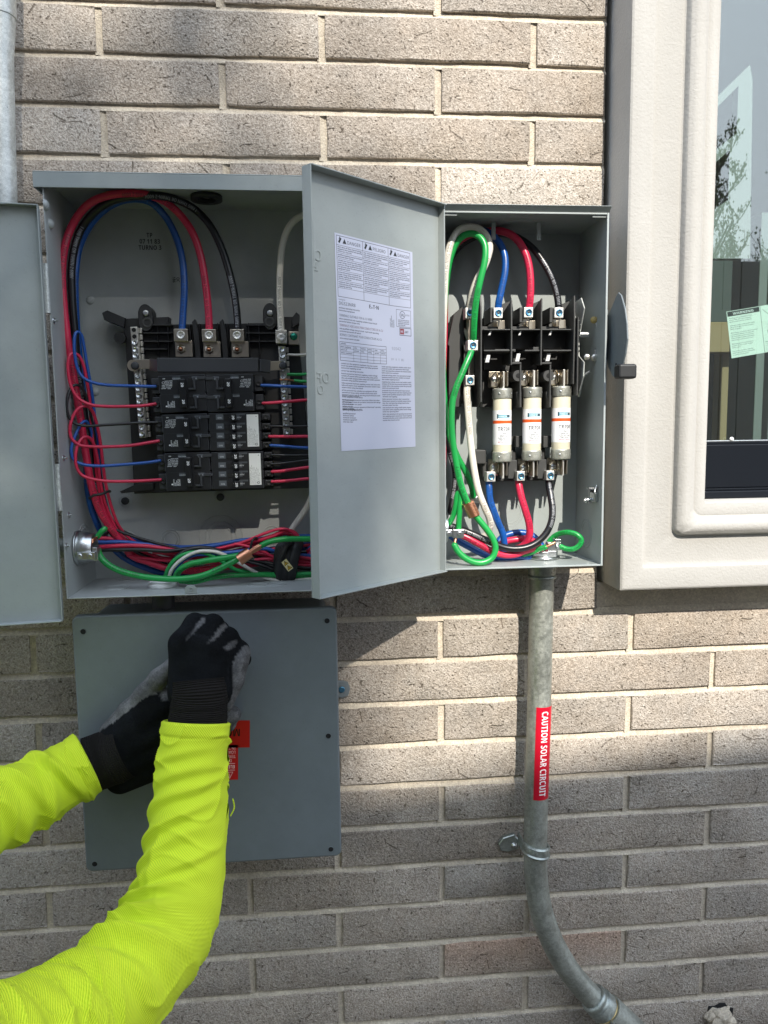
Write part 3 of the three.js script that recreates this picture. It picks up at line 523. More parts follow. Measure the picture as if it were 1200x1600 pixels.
// ---------------------------------------------------------------- circuit breakers
const breakerPrint = (quad, flip) => canvasTex(512, 512, (x, W) => {
  x.fillStyle = '#191b1e'; x.fillRect(0, 0, W, W);
  const rows = quad ? 4 : 2, rh = W / rows;
  for (let r = 0; r < rows; r++) {
    const y = r * rh;
    x.save(); if (flip) { x.translate(W, 0); x.scale(1, 1); x.translate(-W, 0); }
    const fx = (u) => flip ? W - u : u;
    x.fillStyle = '#0d0e10'; x.fillRect(0, y + rh - 5, W, 5); x.fillStyle = '#33373b'; x.fillRect(0, y, W, 3);
    const rect = (u, v, w, h, c) => { x.fillStyle = c; x.fillRect(flip ? W - u - w : u, y + v, w, h); };
    rect(150, rh * 0.05, 90, rh * 0.18, '#4a4f54'); rect(370, rh * 0.08, 75, rh * (quad ? 0.6 : 0.2), '#565b60');
    if (quad) rect(205, rh * 0.12, 85, rh * 0.6, '#4a4f54');
    x.fillStyle = '#b9bdbf'; x.textAlign = 'center'; x.font = 'bold ' + (quad ? 28 : 22) + 'px sans-serif';
    if (quad) { x.fillStyle = '#b5babd'; x.fillText('ON', fx(408), y + rh * 0.55); x.fillText('120/240V', fx(246), y + rh * 0.55); }
    else {
      x.fillStyle = '#a9aeb2'; x.fillText('LINE', fx(405), y + rh * 0.23); x.fillText('120/240V', fx(196), y + rh * 0.2);
      x.fillStyle = '#e4e7e8'; x.font = 'bold 17px sans-serif';
      const u = flip ? W - 80 : 80;
      if (r === 0) { x.fillText('20A ⁓', u - 20, y + 42); x.strokeStyle = '#e4e7e8'; x.lineWidth = 4; x.beginPath(); x.arc(u - 34, y + 92, 15, 0, 7); x.stroke(); for (let k = 0; k < 6; k++) x.fillText(['HACR TYPE', 'CU-AL 75C', 'WIRE SIZE', '14-8 AWG', '10 KA IC', 'SWD'][k], u + 26, y + 78 + k * 21); for (let k = 0; k < 3; k++) x.fillText(['TRIP', 'UNIT', 'LISTED'][k], u - 36, y + 134 + k * 22); }
      else { for (let k = 0; k < 5; k++) { x.save(); x.translate(u + 8 + k * 17, y + 190); x.rotate(-Math.PI / 2); x.textAlign = 'left'; x.fillText(['TORQUE 20', 'LB-IN', '120/240V', 'ON OFF I/O', 'ISSUE 4415'][k], 0, 0); x.restore(); } x.beginPath(); x.arc(u - 18, y + 168, 11, 0, 7); x.fill(); }
    }
    x.restore();
  }
});
const printL = phy({ map: breakerPrint(false, false), roughness: 0.45 }), printR = phy({ map: breakerPrint(false, true), roughness: 0.45 }), printQ = phy({ map: breakerPrint(true, true), roughness: 0.45 });
const toggleTex = phy({ map: canvasTex(64, 256, (x) => { x.fillStyle = '#101214'; x.fillRect(0, 0, 64, 256); x.fillStyle = '#f0f2f3'; x.font = 'bold 40px sans-serif'; x.textAlign = 'center'; for (const y of [44, 212]) { x.save(); x.translate(32, y); x.rotate(Math.PI / 2); x.fillText('20', 0, 12); x.restore(); } }), roughness: 0.4 });
const toggleOne = phy({ map: canvasTex(64, 64, (x) => { x.fillStyle = '#101214'; x.fillRect(0, 0, 64, 64); x.fillStyle = '#f0f2f3'; x.font = 'bold 40px sans-serif'; x.textAlign = 'center'; x.translate(32, 32); x.rotate(Math.PI / 2); x.fillText('20', 0, 12); }), roughness: 0.4 });
const quadSticker = phy({ map: canvasTex(128, 384, (x) => { x.fillStyle = '#d9dcda'; x.fillRect(0, 0, 128, 384); x.fillStyle = '#3b3f42'; x.font = '11px sans-serif'; for (let k = 0; k < 8; k++) { x.save(); x.translate(14 + k * 14, 372); x.rotate(-Math.PI / 2); x.fillText(['CIRCUIT BREAKER 120/240V', 'COMMON TRIP 20A QUAD TYPE', 'FOR USE ON 2 WIRE CIRCUIT', 'AL-CU 60/75C WIRE 14-8 AWG', 'TIGHTEN TO 25 LB-IN', 'MADE TO UL 489 STANDARD', 'DO NOT REMOVE LABEL', 'ISSUE NO 2210'][k] + ' — ' + ['LINE', 'LOAD', 'A B', '25', '10KA', 'UL', 'CSA', 'OK'][k] + ' 240V~', 0, 0); x.restore(); } x.lineWidth = 4; x.strokeStyle = '#3b3f42'; x.beginPath(); x.arc(96, 356, 12, 0, 7); x.stroke(); x.beginPath(); x.arc(104, 24, 5, 0, 7); x.fill(); }), roughness: 0.5 });
const BZ = 0.086;
function breaker(tl, tr, bl, quad, right, label) {
  const a = at(...tl, BZ), b = at(...tr, BZ), c = at(...bl, BZ), w = b.distanceTo(a), h = c.distanceTo(a) + 0.0006, tilt = Math.atan2(b.y - a.y, b.x - a.x) * 0.5 + Math.atan2(c.x - a.x, a.y - c.y) * 0.5;
  const g = thing('circuit_breaker', label, 'circuit breaker', V(a.x, a.y, 0.03)); g.rotation.z = tilt;
  origin.set(g, V(0, 0, 0.03));                          // parts below are in the breaker's own axes: x 0..w, y 0..-h
  const s = right ? -1 : 1, X = (u) => right ? w - u : u, bx = (u0, u1, v0, v1, z0, z1, r) => box(X(u0), X(u1), -v0, -v1, z0, z1, r), n = quad ? 4 : 2, ph = h / n, body = [];
  for (let k = 0; k < n; k++) {
    body.push(bx(0.012, w, k * ph + 0.0002, (k + 1) * ph - 0.0005, 0.03, BZ, 0.0012), bx(0, 0.0118, k * ph + 0.002, (k + 1) * ph - 0.002, 0.03, BZ - 0.014, 0.0012));
    if (!quad) body.push(bx(0.0585, 0.0615, k * ph + 0.004, k * ph + 0.0205, BZ + 0.0006, BZ + 0.0042, 0.0006), bx(0.0515, 0.0584, k * ph + 0.018, k * ph + 0.0205, BZ + 0.0006, BZ + 0.0042, 0.0006), bx(0.064, 0.076, k * ph + 0.003, k * ph + 0.007, BZ + 0.0006, BZ + 0.0018, 0.0004));
  }
  obj('case', body, M.charcoal, g);
  const f = plane(w - 0.0145, h - 0.0015).translate(X((w + 0.0125) / 2), -h / 2, BZ + 0.0005);
  obj('face_print', f, quad ? printQ : right ? printR : printL, g, true);
  const tx = quad ? 0.0445 : 0.0405;
  if (!quad) {
    const t = obj('toggle', [bx(tx, tx + 0.0085, 0.006, h - 0.006, BZ + 0.001, BZ + 0.010, 0.0012)], M.black, g);
    obj('rating', plane(0.0078, h - 0.016).translate(X(tx + 0.00425), -h / 2, BZ + 0.0103), toggleTex, t, true);
    for (let k = 0; k < 2; k++) obj('slot', bx(0.0515, 0.0575, k * ph + 0.005, k * ph + 0.0165, BZ + 0.0007, BZ + 0.0012, 0.0002), M.hole, g);
  } else {
    for (let k = 0; k < 4; k++) { const t = obj('toggle', bx(tx, tx + 0.008, k * ph + 0.0016, (k + 1) * ph - 0.0016, BZ + 0.001, BZ + 0.0095, 0.0012), M.black, g); obj('rating', plane(0.0072, ph - 0.0042).translate(X(tx + 0.004), -(k + 0.5) * ph, BZ + 0.0098), toggleOne, t, true); obj('slot', bx(tx + 0.0105, tx + 0.0165, k * ph + 0.003, (k + 1) * ph - 0.003, BZ + 0.0007, BZ + 0.0012, 0.0002), M.hole, g); }
    obj('white_label', plane(0.0158, h - 0.008).translate(X(0.0232), -h / 2 + 0.0012, BZ + 0.0012), quadSticker, g, true);
  }
  for (let k = 0; k < n; k++) obj('terminal', lathe([[0, 0.0006], [0.0022, 0.0008], [0.0036, 0.0018], [0.0040, 0]], 12, V(X(0.006), -(k + 0.5) * ph, BZ - 0.0136), V(0, 0, 1)), M.black, g);
  return g;
}
breaker([232, 588], [320, 586], [238, 646], false, false, 'black two-pole breaker, topmost of the three on the wired left column');
breaker([238, 648.5], [324, 647], [243, 706.5], false, false, 'black two-pole breaker in the middle of the left column');
breaker([242, 709], [327.5, 707], [247, 768], false, false, 'black two-pole breaker at the foot of the left column');
breaker([321, 585.5], [409, 585], [325.5, 644], false, true, 'black two-pole breaker above the two with white labels');
breaker([325.5, 645.5], [421, 645], [329, 704.5], true, true, 'four-handle black breaker with white label, upper one of two');
breaker([329, 706.5], [424.5, 705], [332, 764.5], true, true, 'four-handle black breaker with white label, lower one of two');

// ---------------------------------------------------------------- wires of the breaker panel
function wire(name, label, m, r, pts, group, cat = 'wire') {
  const p = pts.map(([x, y, z]) => at(x, y, z)), g = tube(p, r, r > 0.003 ? 12 : 8, 8);
  let L = 0; for (let i = 1; i < p.length; i++) L += p[i].distanceTo(p[i - 1]);
  if (m.map) { const uv = g.attributes.uv; for (let i = 0; i < uv.count; i++) uv.setXY(i, uv.getX(i) * L / 0.34, uv.getY(i)); }
  const caps = [0, p.length - 1].map((k) => new THREE.SphereGeometry(r * 0.97, 10, 6).translate(p[k].x, p[k].y, p[k].z));
  return tag(obj(name, [g, ...caps], m, null, !!m.map), label, cat, group);
}
const CR = 0.0051, WR = 0.00215;
wire('power_cable', 'thick red cable looping from the middle main lug down the panel side', CABLE.red, CR, [[327, 517, 0.054], [326, 490, 0.052], [322, 450, 0.05], [313, 398, 0.05], [300, 362, 0.052], [280, 334, 0.055], [254, 313, 0.074], [222, 303, 0.088], [192, 302, 0.094], [160, 308, 0.092], [135, 322, 0.084], [114, 350, 0.074], [101, 387, 0.077], [97, 425, 0.078], [100, 480, 0.078], [107, 540, 0.078], [116, 595, 0.076], [126, 655, 0.074], [135, 715, 0.072], [144, 763, 0.07], [157, 800, 0.066], [172, 824, 0.06], [190, 846, 0.052], [206, 868, 0.046], [232, 878, 0.042], [262, 888, 0.04], [300, 892, 0.04], [345, 886, 0.04], [400, 880, 0.04], [440, 876, 0.04], [500, 872, 0.04]]);
wire('power_cable', 'thick black cable from the outer main lug, looping beside the red one', CABLE.black, CR, [[371.5, 516, 0.054], [371, 500, 0.052], [367, 465, 0.05], [358, 425, 0.048], [345, 385, 0.048], [328, 352, 0.05], [308, 330, 0.052], [285, 316, 0.066], [255, 307, 0.080], [225, 306, 0.086], [198, 308, 0.086], [172, 315, 0.082], [148, 331, 0.076], [128, 356, 0.067], [117, 385, 0.07], [112, 420, 0.07], [113, 470, 0.07], [117, 520, 0.069], [122, 580, 0.067], [131, 640, 0.064], [140, 705, 0.062], [149, 762, 0.058], [160, 800, 0.052], [176, 832, 0.044], [204, 858, 0.036], [240, 874, 0.03], [300, 884, 0.028], [360, 878, 0.028], [430, 870, 0.028], [500, 866, 0.028]]);
wire('power_cable', 'thick blue cable from the inner main lug, bending behind the red one', CABLE.blue, CR * 0.94, [[284.5, 516, 0.054], [286, 490, 0.051], [288, 450, 0.048], [285, 407, 0.044], [275, 370, 0.042], [258, 338, 0.046], [235, 316, 0.058], [205, 311, 0.068], [175, 320, 0.068], [148, 342, 0.064], [126, 380, 0.058], [118, 425, 0.06], [119, 500, 0.06], [126, 580, 0.058], [133, 660, 0.055], [135, 720, 0.054], [139, 775, 0.05], [148, 808, 0.046], [163, 838, 0.036], [190, 868, 0.028], [225, 886, 0.022], [260, 895, 0.02], [310, 890, 0.02], [370, 870, 0.02], [430, 858, 0.02], [500, 850, 0.02]]);
wire('power_cable', 'thick white neutral cable bending from its lug behind the hinged door', CABLE.white, CR * 0.92, [[439.5, 518, 0.052], [438, 490, 0.05], [437, 455, 0.048], [438, 415, 0.047], [442, 380, 0.047], [451, 356, 0.048], [466, 340, 0.05], [486, 336, 0.05], [506, 352, 0.046], [516, 400, 0.04], [517, 560, 0.036], [508, 690, 0.034], [493, 760, 0.034], [478, 795, 0.034], [462, 818, 0.034], [448, 840, 0.034]]);
const LG = 'thin wires to the left breaker column';
wire('branch_wire', 'thin blue wire to the top pole of the topmost left breaker', WIRE.blue, WR, [[243, 604, 0.073], [222, 603.5, 0.078], [200, 603, 0.082], [172, 602, 0.086], [150, 599, 0.088], [131, 591, 0.09], [122, 578, 0.091], [117, 556, 0.092], [116, 535, 0.092], [118, 521, 0.09], [122, 518.5, 0.087], [127, 523, 0.084], [131, 540, 0.081], [135, 565, 0.078], [140, 592, 0.075], [145, 625, 0.07], [149, 660, 0.066], [153, 700, 0.062], [158, 748, 0.058], [164, 780, 0.054], [172, 806, 0.05], [184, 826, 0.045], [206, 840, 0.04], [236, 848, 0.036], [288, 854, 0.034], [340, 850, 0.036], [390, 843, 0.038], [440, 838, 0.036], [500, 836, 0.036]]);
wire('branch_wire', 'thin red wire to the lower pole of the topmost left breaker', WIRE.red, WR, [[243, 631, 0.073], [222, 634, 0.078], [196, 635, 0.082], [165, 635, 0.086], [140, 632, 0.089], [122, 622, 0.092], [112, 606, 0.094], [107, 584, 0.095], [106.5, 565, 0.095], [110, 554, 0.093], [115, 552, 0.09], [123, 556, 0.086], [130, 570, 0.082], [135, 592, 0.078], [140, 625, 0.072], [143, 665, 0.068], [148, 705, 0.065], [153, 755, 0.062], [164, 800, 0.056], [182, 830, 0.048], [205, 848, 0.04], [240, 856, 0.036], [300, 862, 0.034], [350, 856, 0.036], [400, 848, 0.04], [430, 838, 0.042], [447, 834, 0.042], [461, 840, 0.04], [465, 852, 0.04], [463, 868, 0.04], [490, 874, 0.04]]);
wire('branch_wire', 'thin black wire to the top pole of the middle left breaker', WIRE.black, WR * 0.9, [[246, 660, 0.073], [222, 660.5, 0.078], [196, 662, 0.082], [165, 664, 0.086], [137, 665.5, 0.09], [118, 662, 0.093], [108, 652, 0.096], [104.5, 638, 0.097], [106, 620, 0.096], [111, 607, 0.092], [117, 601.5, 0.088], [125, 603, 0.083], [132, 613, 0.078], [138, 632, 0.074], [145, 665, 0.068], [151, 705, 0.064], [158, 750, 0.06], [168, 795, 0.054], [182, 822, 0.048], [205, 836, 0.042], [245, 852, 0.036], [290, 862, 0.034], [340, 868, 0.034], [400, 874, 0.034], [500, 880, 0.034]]);
wire('branch_wire', 'thin red wire to the lower pole of the middle left breaker', WIRE.red, WR, [[248, 689, 0.073], [230, 692, 0.078], [205, 696, 0.082], [175, 698, 0.086], [148, 698, 0.089], [126, 696, 0.092], [114, 688, 0.095], [109.5, 677, 0.096], [110, 664, 0.096], [114, 651, 0.094], [121, 640, 0.091], [129, 635, 0.088], [137, 635, 0.084], [144, 642, 0.08], [149, 655, 0.076], [154, 675, 0.072], [158, 700, 0.068], [162, 735, 0.064], [167, 765, 0.06], [176, 798, 0.054], [186, 822, 0.048], [205, 843, 0.042], [240, 860, 0.038], [290, 872, 0.034], [345, 868, 0.036], [395, 862, 0.04], [440, 856, 0.04], [500, 850, 0.04]]);
wire('branch_wire', 'thin blue wire to the top pole of the lowest left breaker', WIRE.blue, WR, [[250, 720, 0.073], [228, 723, 0.078], [200, 725.5, 0.082], [172, 727.5, 0.086], [148, 728, 0.089], [127, 725, 0.092], [116, 719, 0.094], [111.5, 708, 0.095], [112.5, 695, 0.094], [117, 682, 0.091], [122, 671, 0.087], [127, 662, 0.082], [134, 658, 0.076], [141, 668, 0.07], [147, 700, 0.064], [155, 745, 0.058], [163, 790, 0.05], [178, 818, 0.044], [208, 842, 0.038], [250, 856, 0.03], [310, 866, 0.028], [370, 862, 0.03], [420, 862, 0.032], [500, 856, 0.032]]);
wire('branch_wire', 'thin red wire to the lower pole of the lowest left breaker', WIRE.red, WR, [[251, 749.5, 0.073], [228, 751, 0.078], [200, 752, 0.082], [170, 752, 0.086], [147, 749, 0.089], [129, 743, 0.092], [120.5, 732, 0.094], [118, 716, 0.095], [120, 700, 0.093], [125, 689, 0.089], [131, 683, 0.085], [138, 683, 0.081], [144, 689, 0.077], [149, 702, 0.073], [153, 722, 0.069], [156, 748, 0.065], [160, 770, 0.061], [170, 802, 0.054], [188, 834, 0.046], [215, 858, 0.04], [260, 872, 0.036], [320, 870, 0.036], [375, 858, 0.04], [425, 846, 0.042], [500, 842, 0.042]]);
const RG = 'wires running from the right breakers behind the open door';
for (const [k, x, y, ex, ey, m, r, lab] of [[0, 409, 602, 488, 605.5, 'blue', WR, 'blue wire leaving the right side of the unlabelled right breaker'], [1, 411, 630, 488, 625, 'red', WR, 'red wire leaving the right side of the unlabelled right breaker'], [2, 423, 666, 490, 666.5, 'black', WR * 0.7, 'black wire leaving the upper white-labelled breaker'], [3, 421, 682, 490, 682.5, 'red', WR, 'red wire leaving the upper white-labelled breaker'],
  [4, 423, 696, 490, 701, 'blue', WR, 'blue wire leaving the upper white-labelled breaker'], [5, 424, 711, 490, 712, 'black', WR * 0.7, 'black wire at the top pole of the lower white-labelled breaker'], [6, 424, 725, 490, 719, 'black', WR * 0.7, 'black wire at the second pole of the lower white-labelled breaker'], [7, 425, 737, 490, 730, 'red', WR, 'upper red wire leaving the lower white-labelled breaker'], [8, 425, 752.5, 490, 748, 'red', WR, 'lowest red wire leaving the lower white-labelled breaker']])
  wire('branch_wire', lab, WIRE[m], r, [[x, y, 0.074], [x + 12, y + (ey - y) * 0.1, 0.075], [(x + ex) / 2, (y + ey) / 2, 0.075], [ex, ey, 0.074], [ex + 14, ey + 4, 0.07], [ex + 22 - k, ey + 26, 0.06], [ex + 22 - k * 1.5, 800, 0.05], [ex + 12 - k, 840, 0.045], [ex - 8, 858 + k * 2, 0.04]]);
for (const [y, e, lab] of [[585, 585, 'upper thin green wire on the right neutral bar'], [594.5, 597, 'lower thin green wire with a bare copper end on the right neutral bar']])
  wire('ground_wire', lab, WIRE.green, WR, [[e === 585 ? 449 : 460, y, 0.05], [470, (y + e) / 2, 0.051], [488, e, 0.05], [505, e + 12, 0.046], [512, 700, 0.04], [506, 800, 0.036], [486, 870, 0.032]]);
wire('copper_end', 'bare copper end of the lower green wire at the neutral bar', M.copper, 0.0012, [[438, 593, 0.0565], [448, 593, 0.0567], [461, 595, 0.050]], null, 'wire');
wire('neutral_wire', 'thin white wire on the right neutral bar under its lug', WIRE.white, WR * 0.8, [[450, 554, 0.05], [465, 554.5, 0.05], [488, 555, 0.048], [506, 570, 0.044], [514, 700, 0.038], [500, 850, 0.03]]);
// bundle along the floor of the panel, fed by the fitting on the left
wire('feeder_wire', 'blue wire leaving the left fitting along the panel floor', WIRE.blue, 0.0030, [[140, 848, 0.062], [158, 847.5, 0.062], [190, 847, 0.06], [222, 850, 0.058], [255, 854, 0.054], [290, 857, 0.05], [330, 853, 0.046], [380, 844, 0.044], [420, 842, 0.042], [500, 838, 0.04]]);
wire('feeder_wire', 'red wire leaving the left fitting just under the blue one', WIRE.red, 0.0030, [[140, 856, 0.064], [160, 854.5, 0.065], [195, 852.5, 0.064], [230, 853.5, 0.062], [262, 858, 0.058], [290, 862, 0.052], [330, 860, 0.048], [380, 850, 0.048], [425, 838, 0.05], [448, 829, 0.05], [462, 834, 0.048], [468, 850, 0.046], [466, 868, 0.044], [500, 872, 0.042]]);
wire('feeder_wire', 'black wire leaving the left fitting at the bottom of the bundle', WIRE.black, 0.0028, [[140, 862, 0.064], [160, 859.5, 0.065], [190, 859, 0.065], [225, 859, 0.064], [262, 861, 0.062], [288, 858, 0.058], [318, 856, 0.054], [350, 862, 0.05], [400, 874, 0.05], [437, 890, 0.05], [472, 905, 0.05], [500, 912, 0.05]]);
wire('feeder_wire', 'second red wire leaving the left fitting above the blue one', WIRE.red, 0.0028, [[140, 843, 0.058], [156, 841, 0.058], [180, 842.5, 0.054], [206, 848, 0.048], [250, 857, 0.044], [310, 866, 0.04], [370, 862, 0.04], [420, 868, 0.044], [445, 874, 0.044], [500, 880, 0.044]]);
wire('branch_wire', 'red wire in the bundle arching over the right end of the panel floor', WIRE.red, WR, [[240, 864, 0.052], [290, 864, 0.052], [335, 858, 0.052], [380, 847, 0.052], [415, 833, 0.054], [438, 826.5, 0.055], [452, 828, 0.055], [462, 836, 0.053], [471, 842, 0.05], [500, 846, 0.046]]);
wire('branch_wire', 'red wire crossing low under the copper crimp', WIRE.red, WR, [[200, 868, 0.05], [260, 876, 0.05], [330, 880, 0.05], [380, 878, 0.05], [400, 874.5, 0.052], [434, 872, 0.052], [460, 869, 0.05], [500, 876, 0.05]]);
wire('branch_wire', 'red wire dipping from the crimp towards the black clamp', WIRE.red, WR, [[367, 850, 0.052], [385, 853, 0.054], [410, 861, 0.055], [432, 873, 0.054], [450, 880, 0.05], [500, 884, 0.045]]);
wire('branch_wire', 'black wire striped with light, low in the floor bundle', WIRE.black, WR, [[160, 838, 0.05], [178, 828, 0.056], [196, 834, 0.058], [222, 842, 0.058], [250, 850, 0.056], [285, 858, 0.052], [330, 864, 0.05], [380, 876, 0.052], [411, 884, 0.054], [440, 896, 0.054], [500, 912, 0.054]]);
wire('branch_wire', 'black wire arching up out of the floor bushing', WIRE.black, 0.0030, [[262, 900, 0.062], [266, 884, 0.066], [276, 870, 0.068], [290, 861, 0.067], [308, 856, 0.064], [328, 857, 0.06], [360, 866, 0.054], [420, 880, 0.05], [500, 890, 0.046]]);
wire('branch_wire', 'blue wire arching up out of the floor bushing beside the white one', WIRE.blue, 0.0028, [[272, 903, 0.066], [276, 888, 0.07], [288, 874, 0.071], [306, 867, 0.068], [330, 866, 0.064], [370, 862, 0.06], [413, 857, 0.056], [435, 863, 0.052], [500, 870, 0.046]]);
wire('neutral_wire', 'white wire arching up from the floor bushing and down to the right', WIRE.white, 0.0026, [[264, 904, 0.069], [267, 893, 0.073], [276, 881, 0.075], [292, 869, 0.074], [309, 862, 0.072], [325, 861, 0.07], [340, 863, 0.068], [357, 870, 0.066], [378, 882, 0.066], [400, 895, 0.066], [420, 904, 0.064], [440, 907, 0.06], [500, 904, 0.055]]);
wire('ground_wire', 'dark green wire arching from the floor bushing behind the white one', WIRE.green, 0.0029, [[258, 902, 0.064], [263, 888, 0.068], [274, 874, 0.070], [288, 866, 0.070], [304, 863, 0.068], [322, 865, 0.066], [345, 876, 0.064], [366, 889, 0.063], [390, 895, 0.062], [420, 897, 0.06], [500, 896, 0.055]]);
wire('ground_cable', 'thick green ground cable sagging from the left fitting to the crimp', CABLE.green, 0.0043, [[153, 858, 0.082], [156, 868, 0.086], [166, 880, 0.09], [185, 891, 0.093], [215, 899.5, 0.096], [250, 904, 0.098], [282, 904.5, 0.098], [312, 900.5, 0.097], [338, 891, 0.095], [358, 881, 0.093], [374, 872, 0.09]]);
wire('ground_cable', 'thick green ground cable curving from the floor bushing to the crimp', CABLE.green, 0.0043, [[272, 912, 0.07], [275, 900, 0.078], [283, 889, 0.086], [296, 882, 0.09], [318, 877, 0.092], [343, 873, 0.092], [374, 868, 0.09]]);
wire('ground_cable', 'thick green ground cable running right from the copper crimp', CABLE.green, 0.0041, [[409, 852, 0.086], [420, 847, 0.086], [438, 843, 0.084], [462, 842, 0.08], [488, 842, 0.076], [510, 842, 0.07]]);
wire('ground_cable', 'green ground loop sagging low along the panel floor', CABLE.green, 0.0036, [[282, 908, 0.085], [305, 909, 0.088], [330, 903, 0.086], [360, 899, 0.08], [400, 898, 0.07], [440, 899, 0.06], [500, 900, 0.05]]);
wire('ground_cable', 'short green stub cable bent up from the left fitting', CABLE.green, 0.0038, [[153, 838, 0.082], [159, 830, 0.082], [164, 826, 0.08]]);
{
  const a = at(373, 875, 0.0905), b = at(391, 863, 0.088), t = thing('copper_crimp', 'copper crimp joining three green ground cables on the panel floor', 'crimp', at(385, 872, 0.09));
  obj('sleeve', cyl(a, b, 0.0088, 0.0084, 18), M.copper, t);
  for (let k = 0; k < 7; k++) { const o = V(Math.cos(k * 0.9), Math.sin(k * 0.9), Math.sin(k * 2)).multiplyScalar(0.0024); obj('strand', tube([b.clone().add(o), at(401, 857, 0.087).add(o.clone().multiplyScalar(1.25)), at(412, 851, 0.086).add(o.clone().multiplyScalar(0.7))], 0.0014, 6, 4), M.copper, t); }
}
{
  const t = thing('cable_clamp', 'black ribbed clamp round the floor wires with a yellow hazard tag', 'clamp', at(446, 905, 0.06)), g = [];
  for (let k = 0; k < 5; k++) g.push(tube([at(433, 902, 0.05), at(431 + k * 2, 872, 0.062 + k * 0.003), at(436 + k * 3, 852, 0.066 + k * 0.002), at(448 + k * 2, 848, 0.06), at(462, 860, 0.045)], 0.0036, 7, 6));
  const body = obj('body', [...g, ...[0, 1, 2].map((k) => tube([at(437 + k * 8, 908, 0.050), at(437 + k * 9, 892, 0.062), at(440 + k * 9, 874, 0.066), at(446 + k * 8, 858, 0.060), at(452 + k * 7, 850, 0.045)], 0.0085, 9, 6))], M.black, t);
  const tex = canvasTex(96, 192, (x) => { x.fillStyle = '#d8cf9a'; x.fillRect(0, 0, 96, 192); for (const y of [14, 104]) { x.fillStyle = '#c8a21c'; x.strokeStyle = '#17140a'; x.lineWidth = 7; x.beginPath(); x.moveTo(48, y); x.lineTo(84, y + 66); x.lineTo(12, y + 66); x.closePath(); x.fill(); x.stroke(); x.fillStyle = '#17140a'; x.fillRect(44, y + 24, 8, 26); x.fillRect(44, y + 54, 8, 7); } });
  const c = at(449, 883, 0.078); obj('hazard_tag', plane(0.0085, 0.0165).rotateZ(0.62).translate(c.x, c.y, c.z + 0.001), std({ map: tex, roughness: 0.5 }), body, true);
}
for (const [lab, pts] of [['black zip tie round the cable bundle down the panel side', [[140, 778, 0.082], [147, 774, 0.086], [158, 772, 0.084], [168, 768, 0.075], [172, 768, 0.06], [160, 772, 0.042], [146, 778, 0.05], [140, 779, 0.078]]], ['black zip tie round the floor bundle above the crimp', [[391, 858, 0.066], [394, 846, 0.068], [398, 841, 0.064], [402, 843, 0.05], [398, 858, 0.03], [391, 864, 0.05]]]]) wire('zip_tie', lab, M.black, 0.0018, pts, null, 'zip tie');
// fitting through the left side wall
{
  const c = atX(128, 852, LP.x0 + T), y = c.y, z = 0.084, x0 = LP.x0 + T, t = thing('conduit_connector', 'zinc conduit connector through the left side of the breaker panel', 'conduit fitting', V(x0, y, z));
  const A = V(1, 0, 0);
  obj('locknut', lathe([[0.017, 0], [0.0245, 0], [0.0245, 0.004], [0.017, 0.004]], 10, V(x0, y, z), A), M.zinc, t);
  obj('barrel', lathe([[0.0185, 0.004], [0.0215, 0.004], [0.0215, 0.014], [0.0195, 0.015], [0.0195, 0.023], [0.0155, 0.024], [0.0155, 0.004]], 24, V(x0, y, z), A), M.zinc, t);
  obj('lug', [box(x0 + 0.006, x0 + 0.030, y - 0.013, y - 0.003, z + 0.017, z + 0.024, 0.001), box(x0 + 0.024, x0 + 0.031, y - 0.016, y + 0.002, z + 0.0, z + 0.016, 0.001)], M.zinc, t);
  for (const dx of [0.010, 0.023]) obj('screw', lathe([[0, 0.0015], [0.002, 0.002], [0.0036, 0.0012], [0.0038, 0]], 12, V(x0 + dx, y - 0.008, z + 0.0242), V(0, 0, 1)), M.zinc, t);
  obj('nipple', cyl(V(-0.62, y, z), V(LP.x0 - 0.0005, y, z), 0.0135, 0.0135, 20), M.galvOld, t);
  for (let k = 0; k < 5; k++) obj('strand', tube([V(x0 + 0.018, y + 0.002 + k * 0.0012, z + 0.012), V(x0 + 0.024, y + 0.008 + k * 0.001, z + 0.012), at(154, 837, 0.082)], 0.0011, 5, 4), M.copper, t);
}
// bushing and nipple between the panel and the box below
{
  const p = atY(262, 903, LP.y0 + T), t = thing('floor_bushing', 'bushing and short nipple joining the panel floor to the box below', 'conduit fitting', V(-0.405, LP.y0 - 0.03, 0.075)), c = V(-0.405, LP.y0 + T, 0.078);
  obj('bushing', lathe([[0.0145, 0.0002], [0.0195, 0.0002], [0.0195, 0.007], [0.0145, 0.007], [0.0145, 0.0002]], 26, c), M.white, t);
  obj('nipple', cyl(V(c.x, LP.y0 - 0.028, c.z), V(c.x, LP.y0 - 0.0005, c.z), 0.0155, 0.0155, 22), M.charcoal, t);
  obj('locknut', lathe([[0.016, 0], [0.022, 0], [0.022, 0.004], [0.016, 0.004]], 8, V(c.x, LP.y0 - 0.006, c.z)), M.copper, t);
}

